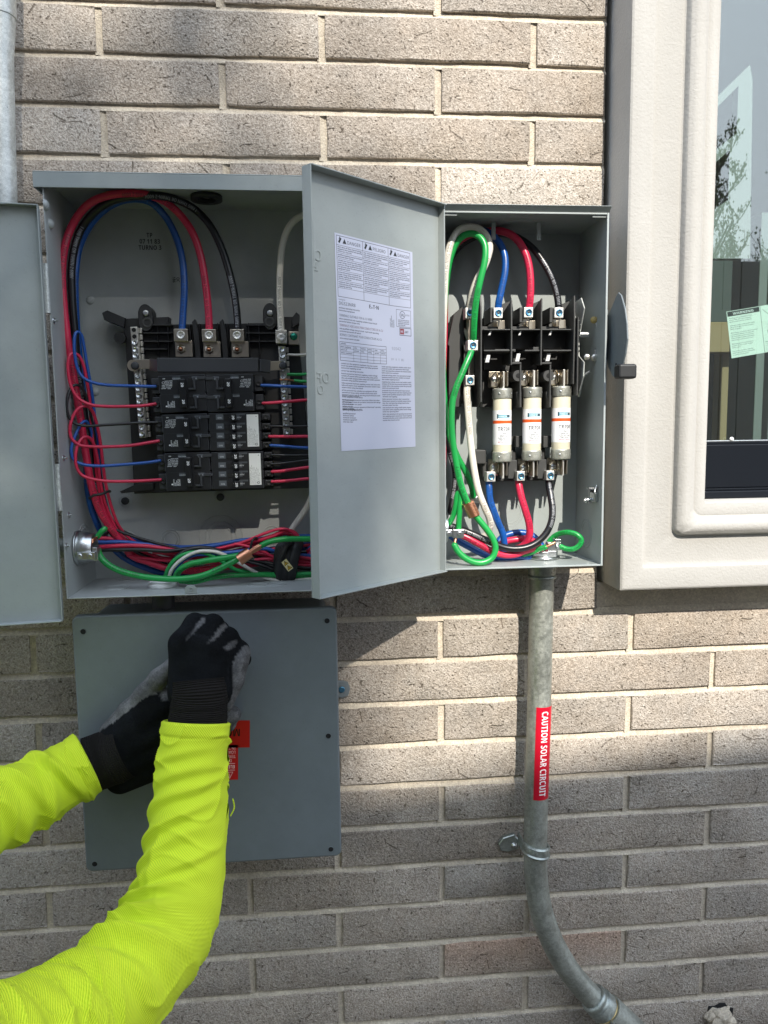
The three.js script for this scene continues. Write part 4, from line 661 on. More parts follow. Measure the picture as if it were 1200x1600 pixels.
// ---------------------------------------------------------------- junction box below (the cover that the person holds)
const JZ = 0.112;
const jb = thing('junction_box', 'dark grey square plastic junction box below the breaker panel', 'junction box', V(-0.345, -1.0, 0));
{
  const tl = at(113, 967, JZ), tr = at(527, 945, JZ), bl = at(133, 1363, JZ), br = at(533, 1338, JZ), x0 = (tl.x + bl.x) / 2, x1 = (tr.x + br.x) / 2, y1 = (tl.y + tr.y) / 2, y0 = (bl.y + br.y) / 2;
  const rrect = (a, b, c, d, r) => { const o = []; for (const [cx, cy, q] of [[b - r, d - r, 0], [a + r, d - r, 1], [a + r, c + r, 2], [b - r, c + r, 3]]) for (let k = 0; k <= 5; k++) { const w = (q + k / 5) * Math.PI / 2; o.push([cx + r * Math.cos(w), cy + r * Math.sin(w)]); } return o; };
  const s = new THREE.Shape(rrect(x0, x1, y0, y1, 0.009).map(([x, y]) => new THREE.Vector2(x, y)));
  const cover = new THREE.ExtrudeGeometry(s, { depth: 0.009, bevelEnabled: true, bevelThickness: 0.003, bevelSize: 0.003, bevelOffset: -0.003, bevelSegments: 4, curveSegments: 4 }).translate(0, 0, JZ - 0.012);
  obj('cover', cover, M.pvc, jb);
  obj('body', slab(rrect(x0 + 0.012, x1 - 0.014, y0 + 0.012, y1 - 0.010, 0.012), 0.001, JZ - 0.0135, 0.001), M.pvc, jb);
  for (const [px, py] of [[130, 987], [511, 970], [513, 1150], [517, 1327], [148, 1350]]) { const c = at(px, py, JZ); obj('screw_hole', lathe([[0, 0.0004], [0.0032, 0.0004], [0.0036, 0]], 18, V(c.x, c.y, JZ + 0.0001), V(0, 0, 1)), M.hole, jb); obj('screw_rim', ring(V(c.x, c.y, JZ), 0.0040, 0.0005), M.pvc, jb); }
  const f = at(536, 1077, 0.006), foot = obj('mounting_foot', slab([[x1 - 0.03, f.y - 0.013], [f.x + 0.001, f.y - 0.013], [f.x + 0.008, f.y - 0.010], [f.x + 0.011, f.y], [f.x + 0.008, f.y + 0.010], [f.x + 0.001, f.y + 0.013], [x1 - 0.03, f.y + 0.013]], 0.0012, 0.0065), M.pvc, jb);
  obj('screw', lathe([[0, 0.0016], [0.0035, 0.0022], [0.0048, 0.0014], [0.005, 0]], 12, V(f.x - 0.002, f.y, 0.0066), V(0, 0, 1)), M.blueScrew, foot);
  const flip = (px0, py0, px1, py1, tex, nm) => { const a = at(px0, py0, JZ), b = at(px1, py1, JZ), w = Math.abs(b.x - a.x), h = Math.abs(a.y - b.y); obj(nm, plane(w, h).rotateZ(Math.PI - 0.035).translate((a.x + b.x) / 2, (a.y + b.y) / 2, JZ + 0.0006), phy({ map: tex, roughness: 0.4 }), jb, true); };
  flip(232, 1130, 391, 1165, canvasTex(636, 150, (x) => { x.fillStyle = '#b5120f'; x.fillRect(0, 0, 636, 150); x.fillStyle = '#160404'; x.font = 'bold 58px sans-serif'; x.fillText('MONITORING', 58, 104); }), 'red_label');
  flip(262, 1167, 373, 1216, canvasTex(444, 200, (x) => { x.fillStyle = '#c0161b'; x.fillRect(0, 0, 444, 200); x.strokeStyle = '#f3dcd8'; x.fillStyle = '#f3dcd8'; x.lineWidth = 3; x.font = 'bold 38px sans-serif'; x.fillText('WARNING', 84, 44); x.beginPath(); x.moveTo(54, 8); x.lineTo(74, 44); x.lineTo(34, 44); x.closePath(); x.moveTo(54, 18); x.lineTo(54, 36); x.stroke(); x.fillRect(20, 54, 404, 3); x.font = 'bold 26px sans-serif'; x.fillText('ELECTRIC SHOCK HAZARD', 20, 84); x.fillRect(20, 92, 404, 3); x.font = '24px sans-serif'; ['DO NOT TOUCH', 'TERMINALS ON LINE AND', 'LOAD SIDES MAY BE LIVE', 'IN THE OPEN POSITION'].forEach((s, k) => x.fillText(s, k ? 16 : 40, 118 + k * 24)); }), 'warning_label');
}

// ---------------------------------------------------------------- safety switch (open fused disconnect on the right)
const RP = { x0: -0.0165, x1: 0.2130, y0: -0.5815, y1: -0.0985, z0: 0.002, z1: 0.112 };
const sw = thing('safety_switch', 'open grey fused safety switch with three cartridge fuses and a side handle', 'safety switch', V(0.1, RP.y0, 0));
{
  const b = RP;
  obj('enclosure', [...shell(b), box(b.x0 + 0.0016, b.x0 + 0.022, b.y1 - 0.0055, b.y1 - 0.0018, b.z1 - 0.003, b.z1 - 0.0014, 0.0003), box(b.x1 - 0.022, b.x1 - 0.0016, b.y1 - 0.0055, b.y1 - 0.0018, b.z1 - 0.003, b.z1 - 0.0014, 0.0003)], M.paint, sw);
  obj('hood', slabX([[0.003, b.y1 + 0.0006], [0.003, b.y1 + 0.003], [0.1185, b.y1 + 0.0076], [0.1202, b.y1 + 0.0066], [0.1128, b.y1 + 0.0006]], b.x0 - 0.006, b.x1 + 0.001, 0.0004), M.paint, sw);
  obj('rim', [box(b.x0 - 0.0002, b.x0 + 0.0026, b.y0, b.y1, b.z1 + 0.0001, b.z1 + 0.0014, 0.0005), box(b.x1 - 0.0026, b.x1 + 0.0002, b.y0, b.y1, b.z1 + 0.0001, b.z1 + 0.0014, 0.0005), box(b.x0 + 0.0027, b.x1 - 0.0027, b.y1 - 0.0024, b.y1, b.z1 + 0.0001, b.z1 + 0.0014, 0.0005), box(b.x0 + 0.0027, b.x1 - 0.0027, b.y0, b.y0 + 0.0024, b.z1 + 0.0001, b.z1 + 0.0014, 0.0005)], M.rim, sw);
  const ko = [];
  for (const [px, py, R] of [[797, 800, 0.0215]]) { const c = at(px, py, 0.004); for (const k of [1, 0.78]) ko.push(ring(V(c.x, c.y, b.z0 + T), R * k, 0.0005)); }
  { const c = atX(916, 833, b.x1 - T); for (const R of [0.0215, 0.0165]) ko.push(ring(V(b.x1 - T, c.y, c.z), R, 0.0006, V(1, 0, 0))); }
  for (const [px, py, R] of [[735, 872, 0.019], [745, 868, 0.03], [905, 868, 0.02]]) { const c = atY(px, py, b.y0 + T); ko.push(ring(V(c.x, b.y0 + T, c.z), R, 0.0005, V(0, 1, 0))); }
  { const c = V(0.112, b.y1 - T, 0.05); for (const R of [0.03, 0.023]) ko.push(ring(c, R, 0.0006, V(0, 1, 0))); }
  obj('knockout', ko, M.paint, sw);
  for (const [px, py] of [[918, 880], [714, 880]]) { const c = atY(px, py, b.y0 + T); obj('rivet', dome(V(c.x, b.y0 + T, clamp(c.z, 0.01, 0.1)), 0.0026, 0.0012, V(0, 1, 0)), M.paint, sw); }
  for (const px of [772, 843]) obj('hook', box(at(px, 345, 0.07).x - 0.003, at(px, 345, 0.07).x + 0.003, b.y1 - 0.026, b.y1 - T - 0.0002, 0.066, 0.068, 0.0006), M.paint, sw);
  for (const [y0, y1] of [[436, 468], [606, 636], [767, 797]]) { const a = at(686, y0, 0.115), c = at(686, y1, 0.115); obj('hinge', [cyl(V(-0.0190, c.y, 0.1145), V(-0.0190, a.y, 0.1145), 0.0032, 0.0032, 14), box(-0.0182, -0.0167, c.y, a.y, 0.092, 0.1125, 0.0004)], M.paint, sw); }
}
// its door, swung wide open to the left, with the instruction sheet inside
{
  const hx = -0.0195, hz = 0.1175, w = 0.2300, y0 = -0.5805, y1 = -0.0945, fl = 0.0135;
  const d = V(-0.1785, 0, 0.148).normalize(), n = V(-d.z, 0, d.x).multiplyScalar(-1); if (n.z < 0) n.negate();
  const m = new THREE.Matrix4().makeBasis(d.clone().negate(), V(0, 1, 0), n).setPosition(hx, 0, hz), inv = m.clone().invert();
  const L = (g) => g.applyMatrix4(m);
  const on = (px, py) => { const s = sight(px, py), k = V(hx, 0, hz).sub(camera.position).dot(n) / s.dot(n); return camera.position.clone().addScaledVector(s, k).applyMatrix4(inv); };
  const door = obj('door', [L(box(-w, 0, y0, y1, -T, 0, 0.0005)), L(box(-w, -w + T, y0, y1, 0, fl, 0.0005)), L(box(-T - 0.0005, 0, y0, y1, 0, 0.010, 0.0005)), L(box(-w + T, -T, y1 - T, y1, 0, 0.0145, 0.0005)), L(box(-w + T, -T, y0, y0 + T, 0, fl, 0.0005)),
    L(box(-w + T, -w + T + 0.003, -0.205, -0.155, fl - 0.0016, fl, 0.0004))], M.paint, sw);
  // embossed positions, seen from the back
  const font = await new FontLoader().loadAsync('fonts/droid/droid_sans_regular.typeface.json');
  const emboss = (txt, px, py, size, vertical) => {
    const p = on(px, py); let g = new TextGeometry(txt, { font, size, depth: 0.0012, curveSegments: 4, bevelEnabled: true, bevelThickness: 0.0005, bevelSize: 0.0004, bevelSegments: 2 });
    g.computeBoundingBox(); g.translate(-(g.boundingBox.max.x) / 2, -size / 2, -0.0009); g = g.index ? g.toNonIndexed() : g; g.scale(-1, 1, 1);
    const q = g.attributes.position, t = V(); for (let i = 0; i < q.count; i += 3) { const a = [q.getX(i), q.getY(i), q.getZ(i)]; q.setXYZ(i, q.getX(i + 1), q.getY(i + 1), q.getZ(i + 1)); q.setXYZ(i + 1, ...a); }
    g.deleteAttribute('normal'); g.computeVertexNormals();
    obj('embossed_letters', L(g.translate(p.x, p.y, 0)), M.paint, door);
  };
  emboss('ON', 491, 398, 0.0115); emboss('I', 494, 416, 0.010); emboss('OFF', 501, 590, 0.0115); emboss('O', 501, 609, 0.010);
  const TL = on(522, 363), TR = on(644, 394), BL = on(533, 705), BR2 = on(649, 698), W = ((TR.x - TL.x) + (BR2.x - BL.x)) / 2, H = ((TL.y - BL.y) + (TR.y - BR2.y)) / 2;
  const small = 'read follow instruction manual before operating switch hazard voltage turn off power supplying this equipment torque terminals suitable wire rating ampere maximum fuse class short circuit current symmetrical when protected enclosure conduit install qualified personnel only '.split(' ');
  const sheet = canvasTex(1024, 2048, (x, CW, CH) => {
    let sd = 5; const R = () => (sd = (sd * 16807) % 2147483647) / 2147483647;
    x.fillStyle = '#bfc3d4'; x.fillRect(0, 0, CW, CH); x.fillStyle = '#1b1e26'; x.strokeStyle = '#1b1e26';
    const para = (x0, y0, wd, lines, size, lead, bold, ink = '#14161e') => { x.fillStyle = ink; x.font = 'bold ' + size + 'px sans-serif'; for (let k = 0; k < lines; k++) { let s = ''; const lim = wd * (k === lines - 1 ? 0.5 : 0.88 + 0.12 * R()); while (x.measureText(s).width < lim) s += small[(R() * small.length) | 0] + ' '; x.fillText(s.slice(0, -1), x0, y0 + k * lead, wd); } };
    x.lineWidth = 4; const cols = [22, 345, 680, 985], tops = [20, 20, 20];
    for (let c = 0; c < 3; c++) {
      const a = cols[c], b = cols[c + 1]; x.strokeRect(a, 20, b - a, 560); x.fillStyle = '#14161d';
      x.save(); x.translate(a + 40, 60); x.rotate(0.5); x.fillRect(-9, -26, 20, 52); x.fillRect(-16, -34, 5, 30); x.restore();
      x.beginPath(); x.moveTo(a + 98, 38); x.lineTo(a + 122, 84); x.lineTo(a + 74, 84); x.closePath(); x.fill(); x.font = '44px sans-serif'; x.fillText(['DANGER', 'PELIGRO', 'DANGER'][c], a + 128, 82, b - a - 140); x.fillRect(a, 104, b - a, 3);
      let y = 104; for (const n of [3, 2, 5, 4, 3]) { para(a + 10, y + 24, b - a - 20, n, 17, 19); y += n * 19 + 14; x.fillStyle = '#1b1e26'; x.fillRect(a, y, b - a, 2.5); }
    }
    x.fillStyle = '#20242e'; x.font = '16px sans-serif'; x.fillText('Catalog No.', 26, 612); x.font = '42px sans-serif'; x.fillText('DG323NRB', 26, 656); x.font = 'bold 50px sans-serif'; x.fillText('E', 405, 644); x.fillText('T·N', 458, 644); x.fillRect(440, 628, 10, 16);
    para(26, 690, 260, 2, 18, 24);
    x.fillStyle = '#20242e'; x.font = '30px sans-serif'; x.fillText('TERMINALS SUITABLE FOR AL-CU WIRE', 26, 764, 420); para(26, 792, 480, 2, 18, 24);
    x.fillStyle = '#4a2630'; x.font = '30px sans-serif'; x.fillText('TERMINALES ADECUADAS PARA CONDUCTORES DE AL-CU', 26, 856, 560); para(26, 884, 500, 2, 18, 24);
    x.fillStyle = '#20242e'; x.font = '30px sans-serif'; x.fillText('BORNES CONTENANT POUR CONDUCTEURS AL-CU', 26, 946, 540); para(26, 974, 480, 1, 18, 24);
    x.strokeRect(24, 1002, 600, 176); for (let k = 1; k < 6; k++) x.fillRect(24, 1002 + k * 29, 600, 2.5); for (const u of [190, 280, 370, 450, 540]) x.fillRect(u, 1032, 2.5, 146); for (let k = 0; k < 4; k++) para(30, 1024 + k * 29, 150, 1, 17, 20); for (let k = 0; k < 10; k++) para(200 + (k % 5) * 88, 1052 + ((k / 5) | 0) * 29, 60, 1, 17, 20);
    x.lineWidth = 3; x.strokeRect(776, 612, 206, 172); x.beginPath(); x.arc(862, 662, 36, 0, 7); x.lineWidth = 5; x.stroke(); x.fillStyle = '#20242e'; x.font = 'bold 40px sans-serif'; x.fillText('UL', 838, 677); x.font = '20px sans-serif'; x.fillText('LISTED', 904, 668, 70); para(800, 722, 160, 4, 16, 17);
    x.strokeRect(820, 796, 164, 76); x.fillStyle = '#8d3a40'; x.fillRect(826, 804, 56, 58); x.fillStyle = '#bfc3d4'; x.font = 'bold 30px sans-serif'; x.fillText('NE', 832, 844); x.fillStyle = '#20242e'; x.fillText('-267', 886, 846, 60);
    for (let k = 0; k < 4; k++) { x.save(); x.translate(694 + k * 16, 800); x.rotate(-Math.PI / 2); para(0, 0, 120, 1, 15, 18); x.restore(); }
    x.globalAlpha = 0.5; x.font = '44px monospace'; x.fillStyle = '#3c4050'; x.fillText('92042', 700, 1030); x.font = '34px monospace'; x.fillText('PP 9 Y MU', 690, 1140); x.globalAlpha = 1;
    let y = 1212; for (const n of [3, 1, 4, 3, 4, 3, 2]) { para(30, y, 500, n, 17, 21); y += n * 21 + 6; }
    y = 1212; for (const n of [4, 3, 4, 4, 4, 3, 4, 3, 2, 3, 4, 3, 4]) { if (y > 1770) break; para(556, y, 420, n, 17, 21); y += n * 21 + 4; }
    for (const [y0, n] of [[1560, 5], [1690, 5]]) { para(30, y0 - 40, 300, 1, 17, 20, true); for (let k = 0; k < n; k++) para(34, y0 + k * 20, 220, 1, 17, 20, true); }
    para(30, 1655, 480, 1, 17, 20, true);
  });
  const g = plane(1, 1), p = g.attributes.position; [TL, TR, BL, BR2].forEach((v, k) => p.setXYZ(k, v.x, v.y, 0.0004)); g.computeVertexNormals();
  obj('instruction_sheet', L(g), phy({ map: sheet, roughness: 0.42 }), door, true);
}
// operating handle on the right side, latch, mechanism
{
  const X = 0.2205, c = (px, py) => { const v = atX(px, py, X); return [v.z, v.y]; };
  const outl = [[950, 492], [956, 479], [962, 464], [966, 457], [970, 461], [976, 482], [979, 505], [980, 530], [977, 552], [972, 572], [968, 585], [963, 592], [957, 588], [950, 574], [947, 560]].map(([a, b]) => c(a, b));
  const h = obj('handle', [slabX(outl, X, X + 0.0022, 0.0006), cyl(V(RP.x1, c(950, 525)[1], 0.075), V(X, c(950, 525)[1], 0.075), 0.011, 0.011, 18), box(RP.x1 + 0.0003, X - 0.0002, c(950, 562)[1], c(950, 484)[1], 0.040, 0.098, 0.001)], M.pvc, sw);
  const a = atX(960, 540, X + 0.004), b = atX(970, 577, X + 0.004);
  obj('lever', [bar(V(X + 0.0045, a.y, a.z), V(X + 0.0045, b.y, b.z), 0.003, 0.006, V(1, 0, 0)), bar(V(X + 0.0035, b.y + 0.002, b.z), V(X + 0.012, b.y - 0.006, b.z), 0.004, 0.008)], M.galv, h);
  const g0 = at(964, 569, 0.150), g1 = at(992, 592, 0.150);
  obj('grip', box(g0.x, g1.x, g1.y, g0.y, 0.138, 0.158, 0.0035), M.black, h);
  const k = at(953, 577, 0.13); obj('slot', box(X - 0.0008, X - 0.0003, k.y - 0.008, k.y + 0.008, k.z - 0.0016, k.z + 0.0016, 0), M.hole, h);
  // latch low on the right wall
  const l = atX(931, 775, RP.x1 - T), x = RP.x1 - T;
  obj('latch', [box(x - 0.0075, x - 0.0002, l.y - 0.010, l.y + 0.012, l.z - 0.010, l.z - 0.008, 0.0006), box(x - 0.0068, x - 0.0004, l.y - 0.008, l.y + 0.006, l.z - 0.0075, l.z + 0.010, 0.001), box(x - 0.012, x - 0.0004, l.y + 0.010, l.y + 0.0125, l.z - 0.008, l.z + 0.006, 0.0005), cyl(V(x - 0.0165, l.y - 0.006, l.z - 0.002), V(x - 0.007, l.y - 0.005, l.z - 0.002), 0.0026, 0.0026, 12), cyl(V(x - 0.014, l.y - 0.006, l.z - 0.002), V(x - 0.0115, l.y - 0.006, l.z - 0.002), 0.0048, 0.0048, 6), tube([V(x - 0.002, l.y + 0.016, l.z + 0.008), V(x - 0.007, l.y + 0.006, l.z + 0.013), V(x - 0.004, l.y - 0.008, l.z + 0.010)], 0.0012, 6)], M.zinc, sw);
  // spring mechanism between the handle and the pole block
  const S = (px, py, z) => at(px, py, z);
  obj('mechanism_plate', [slabX([[0.030, S(900, 473, 0.05).y], [0.068, S(935, 465, 0.07).y], [0.082, S(935, 482, 0.08).y], [0.074, S(935, 500, 0.07).y], [0.060, S(925, 530, 0.06).y], [0.062, S(925, 556, 0.06).y], [0.084, S(935, 566, 0.08).y], [0.082, S(935, 588, 0.08).y], [0.066, S(930, 610, 0.07).y], [0.030, S(900, 613, 0.05).y]], 0.1915, 0.1932, 0.0004), slabX([[0.025, S(905, 505, 0.05).y], [0.075, S(905, 495, 0.07).y], [0.075, S(905, 565, 0.07).y], [0.025, S(905, 565, 0.05).y]], 0.181, 0.1825, 0.0004)], M.galv, sw);
  obj('mechanism_spring', [...Array.from({ length: 7 }, (_, i) => ring(V(0.1865, S(920, 500 + i * 8, 0.06).y, 0.060), 0.0062, 0.0011, V(0, 1, 0.15).normalize(), 14)), tube([S(929, 497, 0.074), S(934, 515, 0.078), S(934, 535, 0.078), S(929, 556, 0.075)], 0.0016, 6), tube([S(904, 620, 0.06), S(912, 588, 0.07), S(922, 580, 0.074)], 0.0022, 6), cyl(S(905, 523, 0.066), S(919, 523, 0.066), 0.0048, 0.0048, 12)], M.zinc, sw);
  obj('mechanism_bolt', [lathe([[0, 0.003], [0.0042, 0.003], [0.0048, 0]], 6, S(917, 558, 0.078), V(-0.3, 0, 1).normalize()), lathe([[0, 0.004], [0.0052, 0.004], [0.0056, 0]], 8, S(929, 559, 0.076), V(0, 0, 1)), box(S(924, 560, 0.07).x, S(937, 560, 0.07).x, S(930, 564, 0.07).y, S(930, 555, 0.07).y, 0.066, 0.078, 0.001)], M.alu, sw);
  obj('grease_dab', dome(S(928, 500, 0.076), 0.0052, 0.0034, V(-0.4, 0, 1).normalize(), 9), std({ color: lin(0.45, 0.34, 0.12), roughness: 0.5 }), sw);
}
// moulded switch block
{
  const q = (x0, y0, x1, y1, z0, z1, r) => { const a = at(x0, y0, z1), b = at(x1, y1, z1); return box(a.x, b.x, b.y, a.y, z0, z1, r); };
  const Q = (pts, z0, z1) => slab(pts.map(([x, y]) => { const v = at(x, y, z1); return [v.x, v.y]; }), z0, z1, 0.0006);
  const blk = [
    q(754, 497, 893, 635, 0.006, 0.026), q(752, 510, 893, 518, 0.026, 0.060), q(754, 519, 893, 546, 0.026, 0.046, 0.002), q(756, 546.5, 804, 549, 0.046, 0.076), q(773, 545.5, 806, 550, 0.05, 0.074), q(820, 546.5, 844, 549, 0.046, 0.076), q(849, 546.5, 893, 549, 0.046, 0.076), q(833, 542, 843, 548, 0.05, 0.074),
    q(756, 514, 800, 516, 0.05, 0.078), q(801, 514, 846, 516, 0.05, 0.078), q(847, 514, 893, 516, 0.05, 0.078),
  ];
  // tall dividers, peaked above the lugs; each is a plate square to the wall
  const fin = (px, pts) => { const X = at(px, 520, 0.08).x; blk.push(slabX(pts.map(([py, z]) => [z, at(px, py, z).y]), X - 0.0011, X + 0.0011, 0.0004)); };
  fin(752, [[457, 0.030], [462, 0.074], [478, 0.078], [500, 0.080], [628, 0.080], [636, 0.070], [636, 0.02], [470, 0.02]]);
  fin(799.5, [[492, 0.024], [470, 0.078], [515, 0.080], [553, 0.080], [570, 0.080], [570, 0.02]]);
  fin(846, [[492, 0.024], [466, 0.080], [515, 0.080], [553, 0.080], [570, 0.080], [570, 0.02]]);
  fin(897, [[492, 0.024], [462, 0.080], [500, 0.082], [600, 0.080], [602, 0.02]]);
  fin(814.5, [[566, 0.030], [566, 0.078], [636, 0.078], [640, 0.03]]); fin(861.5, [[566, 0.030], [566, 0.078], [636, 0.078], [640, 0.03]]);
  fin(902, [[496, 0.03], [496, 0.084], [618, 0.084], [618, 0.03]]);
  // back walls of the wire bays
  for (const [x0, x1] of [[760, 797], [806, 843], [853, 890]]) { blk.push(Q([[x0 - 4, 514], [x0 + 6, 484], [x0 + 18, 478], [x1, 470], [x1, 514]], 0.026, 0.036), q(x0 + 6, 480, x0 + 11, 504, 0.03, 0.070)); blk.push(q(x0 - 4, 552, x1 - 4, 578, 0.026, 0.034)); }
  for (const [x, y] of [[810, 587], [857.5, 587]]) { const v = at(x, y, 0.076); blk.push(cyl(V(v.x, v.y, 0.026), V(v.x, v.y, 0.076), 0.0078, 0.0078, 20)); }
  blk.push(q(799, 566, 815, 569, 0.05, 0.079), q(846, 566, 862, 569, 0.05, 0.079), Q([[807, 612], [815, 612], [815, 637], [810, 636]], 0.03, 0.07), Q([[853, 612], [861, 612], [861, 637], [856, 636]], 0.03, 0.07));
  obj('switch_block', blk, M.blackGray, sw);
  for (const [x, y] of [[810, 587], [857.5, 587]]) { const v = at(x, y, 0.0762); obj('bolt_hole', lathe([[0, 0.0004], [0.0032, 0.0004], [0.0035, 0]], 14, V(v.x, v.y, 0.0761), V(0, 0, 1)), M.hole, sw); }
  // grey neutral block on the left
  obj('neutral_block', [Q([[709, 491], [722, 479.5], [724.5, 481], [724.5, 540], [721, 540], [721, 636], [701, 636], [702, 541], [699.5, 538]], 0.012, 0.042), Q([[724.6, 485], [728, 488], [728, 625], [724.6, 630]], 0.012, 0.030), q(728.2, 484, 748, 606, 0.012, 0.034)], M.blackGray, sw);
  obj('neutral_strap', [Q([[725.5, 512], [730, 516], [735, 531], [733, 535], [729, 532], [725, 518]], 0.048, 0.0505), q(729, 496, 738, 530, 0.036, 0.040), q(731, 540, 741, 590, 0.036, 0.040)], M.tin, sw);
  // box lugs with blue set screws
  const lug = (px, py, w, h, zf, depth = 0.018) => {
    const p = at(px, py, zf), l = obj('lug', box(p.x - w / 2, p.x + w / 2, p.y - h / 2, p.y + h / 2, zf - depth, zf, 0.0007), M.lugFace, sw);
    obj('set_screw', [lathe([[0.0018, 0.0001], [0.0021, 0.0006], [0.0034, 0.0007], [0.0038, 0.0014], [0.0046, 0.0012], [0.0048, 0]], 18, V(p.x + 0.0002, p.y, zf + 0.0001), V(0, 0, 1))], M.blueScrew, l);
    obj('socket', lathe([[0, 0.0005], [0.0018, 0.0003], [0.0020, 0]], 6, V(p.x + 0.0002, p.y, zf + 0.0001), V(0, 0, 1)), M.charcoal, l);
  };
  lug(734, 489, 0.0125, 0.0145, 0.066); lug(778.5, 489, 0.0130, 0.0142, 0.076); lug(826, 488, 0.0130, 0.0142, 0.076); lug(873.5, 488.5, 0.0130, 0.0142, 0.076); lug(739, 539.5, 0.0145, 0.0142, 0.078); lug(734.5, 594, 0.0128, 0.0140, 0.064);
  lug(767.5, 745, 0.0128, 0.0142, 0.068); lug(814, 744, 0.0118, 0.0138, 0.068); lug(860, 743, 0.0118, 0.0138, 0.068);
  // switch blades, jaws and terminal plates
  for (const [x, y] of [[762, 560], [809, 558.5], [856.5, 558]]) { const v = at(x, y, 0.066); obj('switch_blade', Q([[x - 4, y + 6.5], [x - 1, y - 6], [x + 4.5, y - 6], [x + 2, y + 6.5]], 0.066, 0.070), M.white, sw); obj('contact', Q([[x + 1, 524], [x + 4, 516], [x + 7, 516], [x + 4, 524]], 0.070, 0.0735), M.white, sw); }
  for (const [x, y] of [[772, 506], [820, 506], [867, 505]]) { const a = at(x - 6, y - 6, 0.06), b = at(x + 12, y + 8, 0.06); obj('terminal_plate', [box(a.x, b.x, b.y, a.y, 0.046, 0.049, 0.0006), bar(at(x + 11, y - 5, 0.062), at(x + 11.5, y + 8, 0.062), 0.010, 0.0018, V(0, 0, 1))], M.tin, sw); }
  for (const [x, y, up] of [[787, 592, 1], [833.5, 590, 1], [880, 589, 1], [786, 731, 0], [833, 731, 0], [879, 729, 0]]) {
    const v = at(x, y, 0.062), g = [box(v.x - 0.0046, v.x - 0.0030, v.y - 0.011, v.y + 0.010, 0.044, 0.074, 0.0005), box(v.x + 0.0026, v.x + 0.0042, v.y - 0.011, v.y + 0.010, 0.044, 0.072, 0.0005), box(v.x - 0.0175, v.x + 0.005, v.y - 0.0105, v.y + 0.012, 0.040, 0.0435, 0.0006)];
    g.push(ring(V(v.x - 0.006, v.y + 0.001, 0.058), 0.0075, 0.0010, V(1, 0, 0.25).normalize(), 24));
    g.push(slab([[v.x - 0.0180, v.y - 0.012], [v.x - 0.0055, v.y - 0.011], [v.x - 0.0062, v.y + 0.004], [v.x - 0.010, v.y + 0.011], [v.x - 0.0175, v.y + 0.003]], 0.0436, 0.056, 0.0016));
    obj('fuse_clip', g, M.tin, sw);
    obj('clip_screw', dome(V(v.x - 0.012, v.y, 0.0562), 0.0042, 0.002), M.zinc, sw);
  }
  obj('fuse_base', [q(754, 722, 775, 752, 0.006, 0.040, 0.002), q(776, 704, 806, 752, 0.006, 0.040, 0.002), q(807, 717, 824, 751, 0.006, 0.040, 0.002), q(825, 700, 852, 751, 0.006, 0.040, 0.002), q(853, 716, 868, 750, 0.006, 0.040, 0.002), q(869, 716, 884, 742, 0.006, 0.040, 0.002), q(794, 719, 808, 748, 0.0405, 0.056, 0.001), q(840, 718, 854, 748, 0.0405, 0.056, 0.001), q(742, 703, 760, 725, 0.006, 0.046, 0.002), q(806, 681, 816, 699, 0.006, 0.05, 0.001), q(849, 681, 862, 699, 0.006, 0.05, 0.001), q(798, 682, 805, 720, 0.006, 0.036, 0.001)], M.blackGray, sw);
}

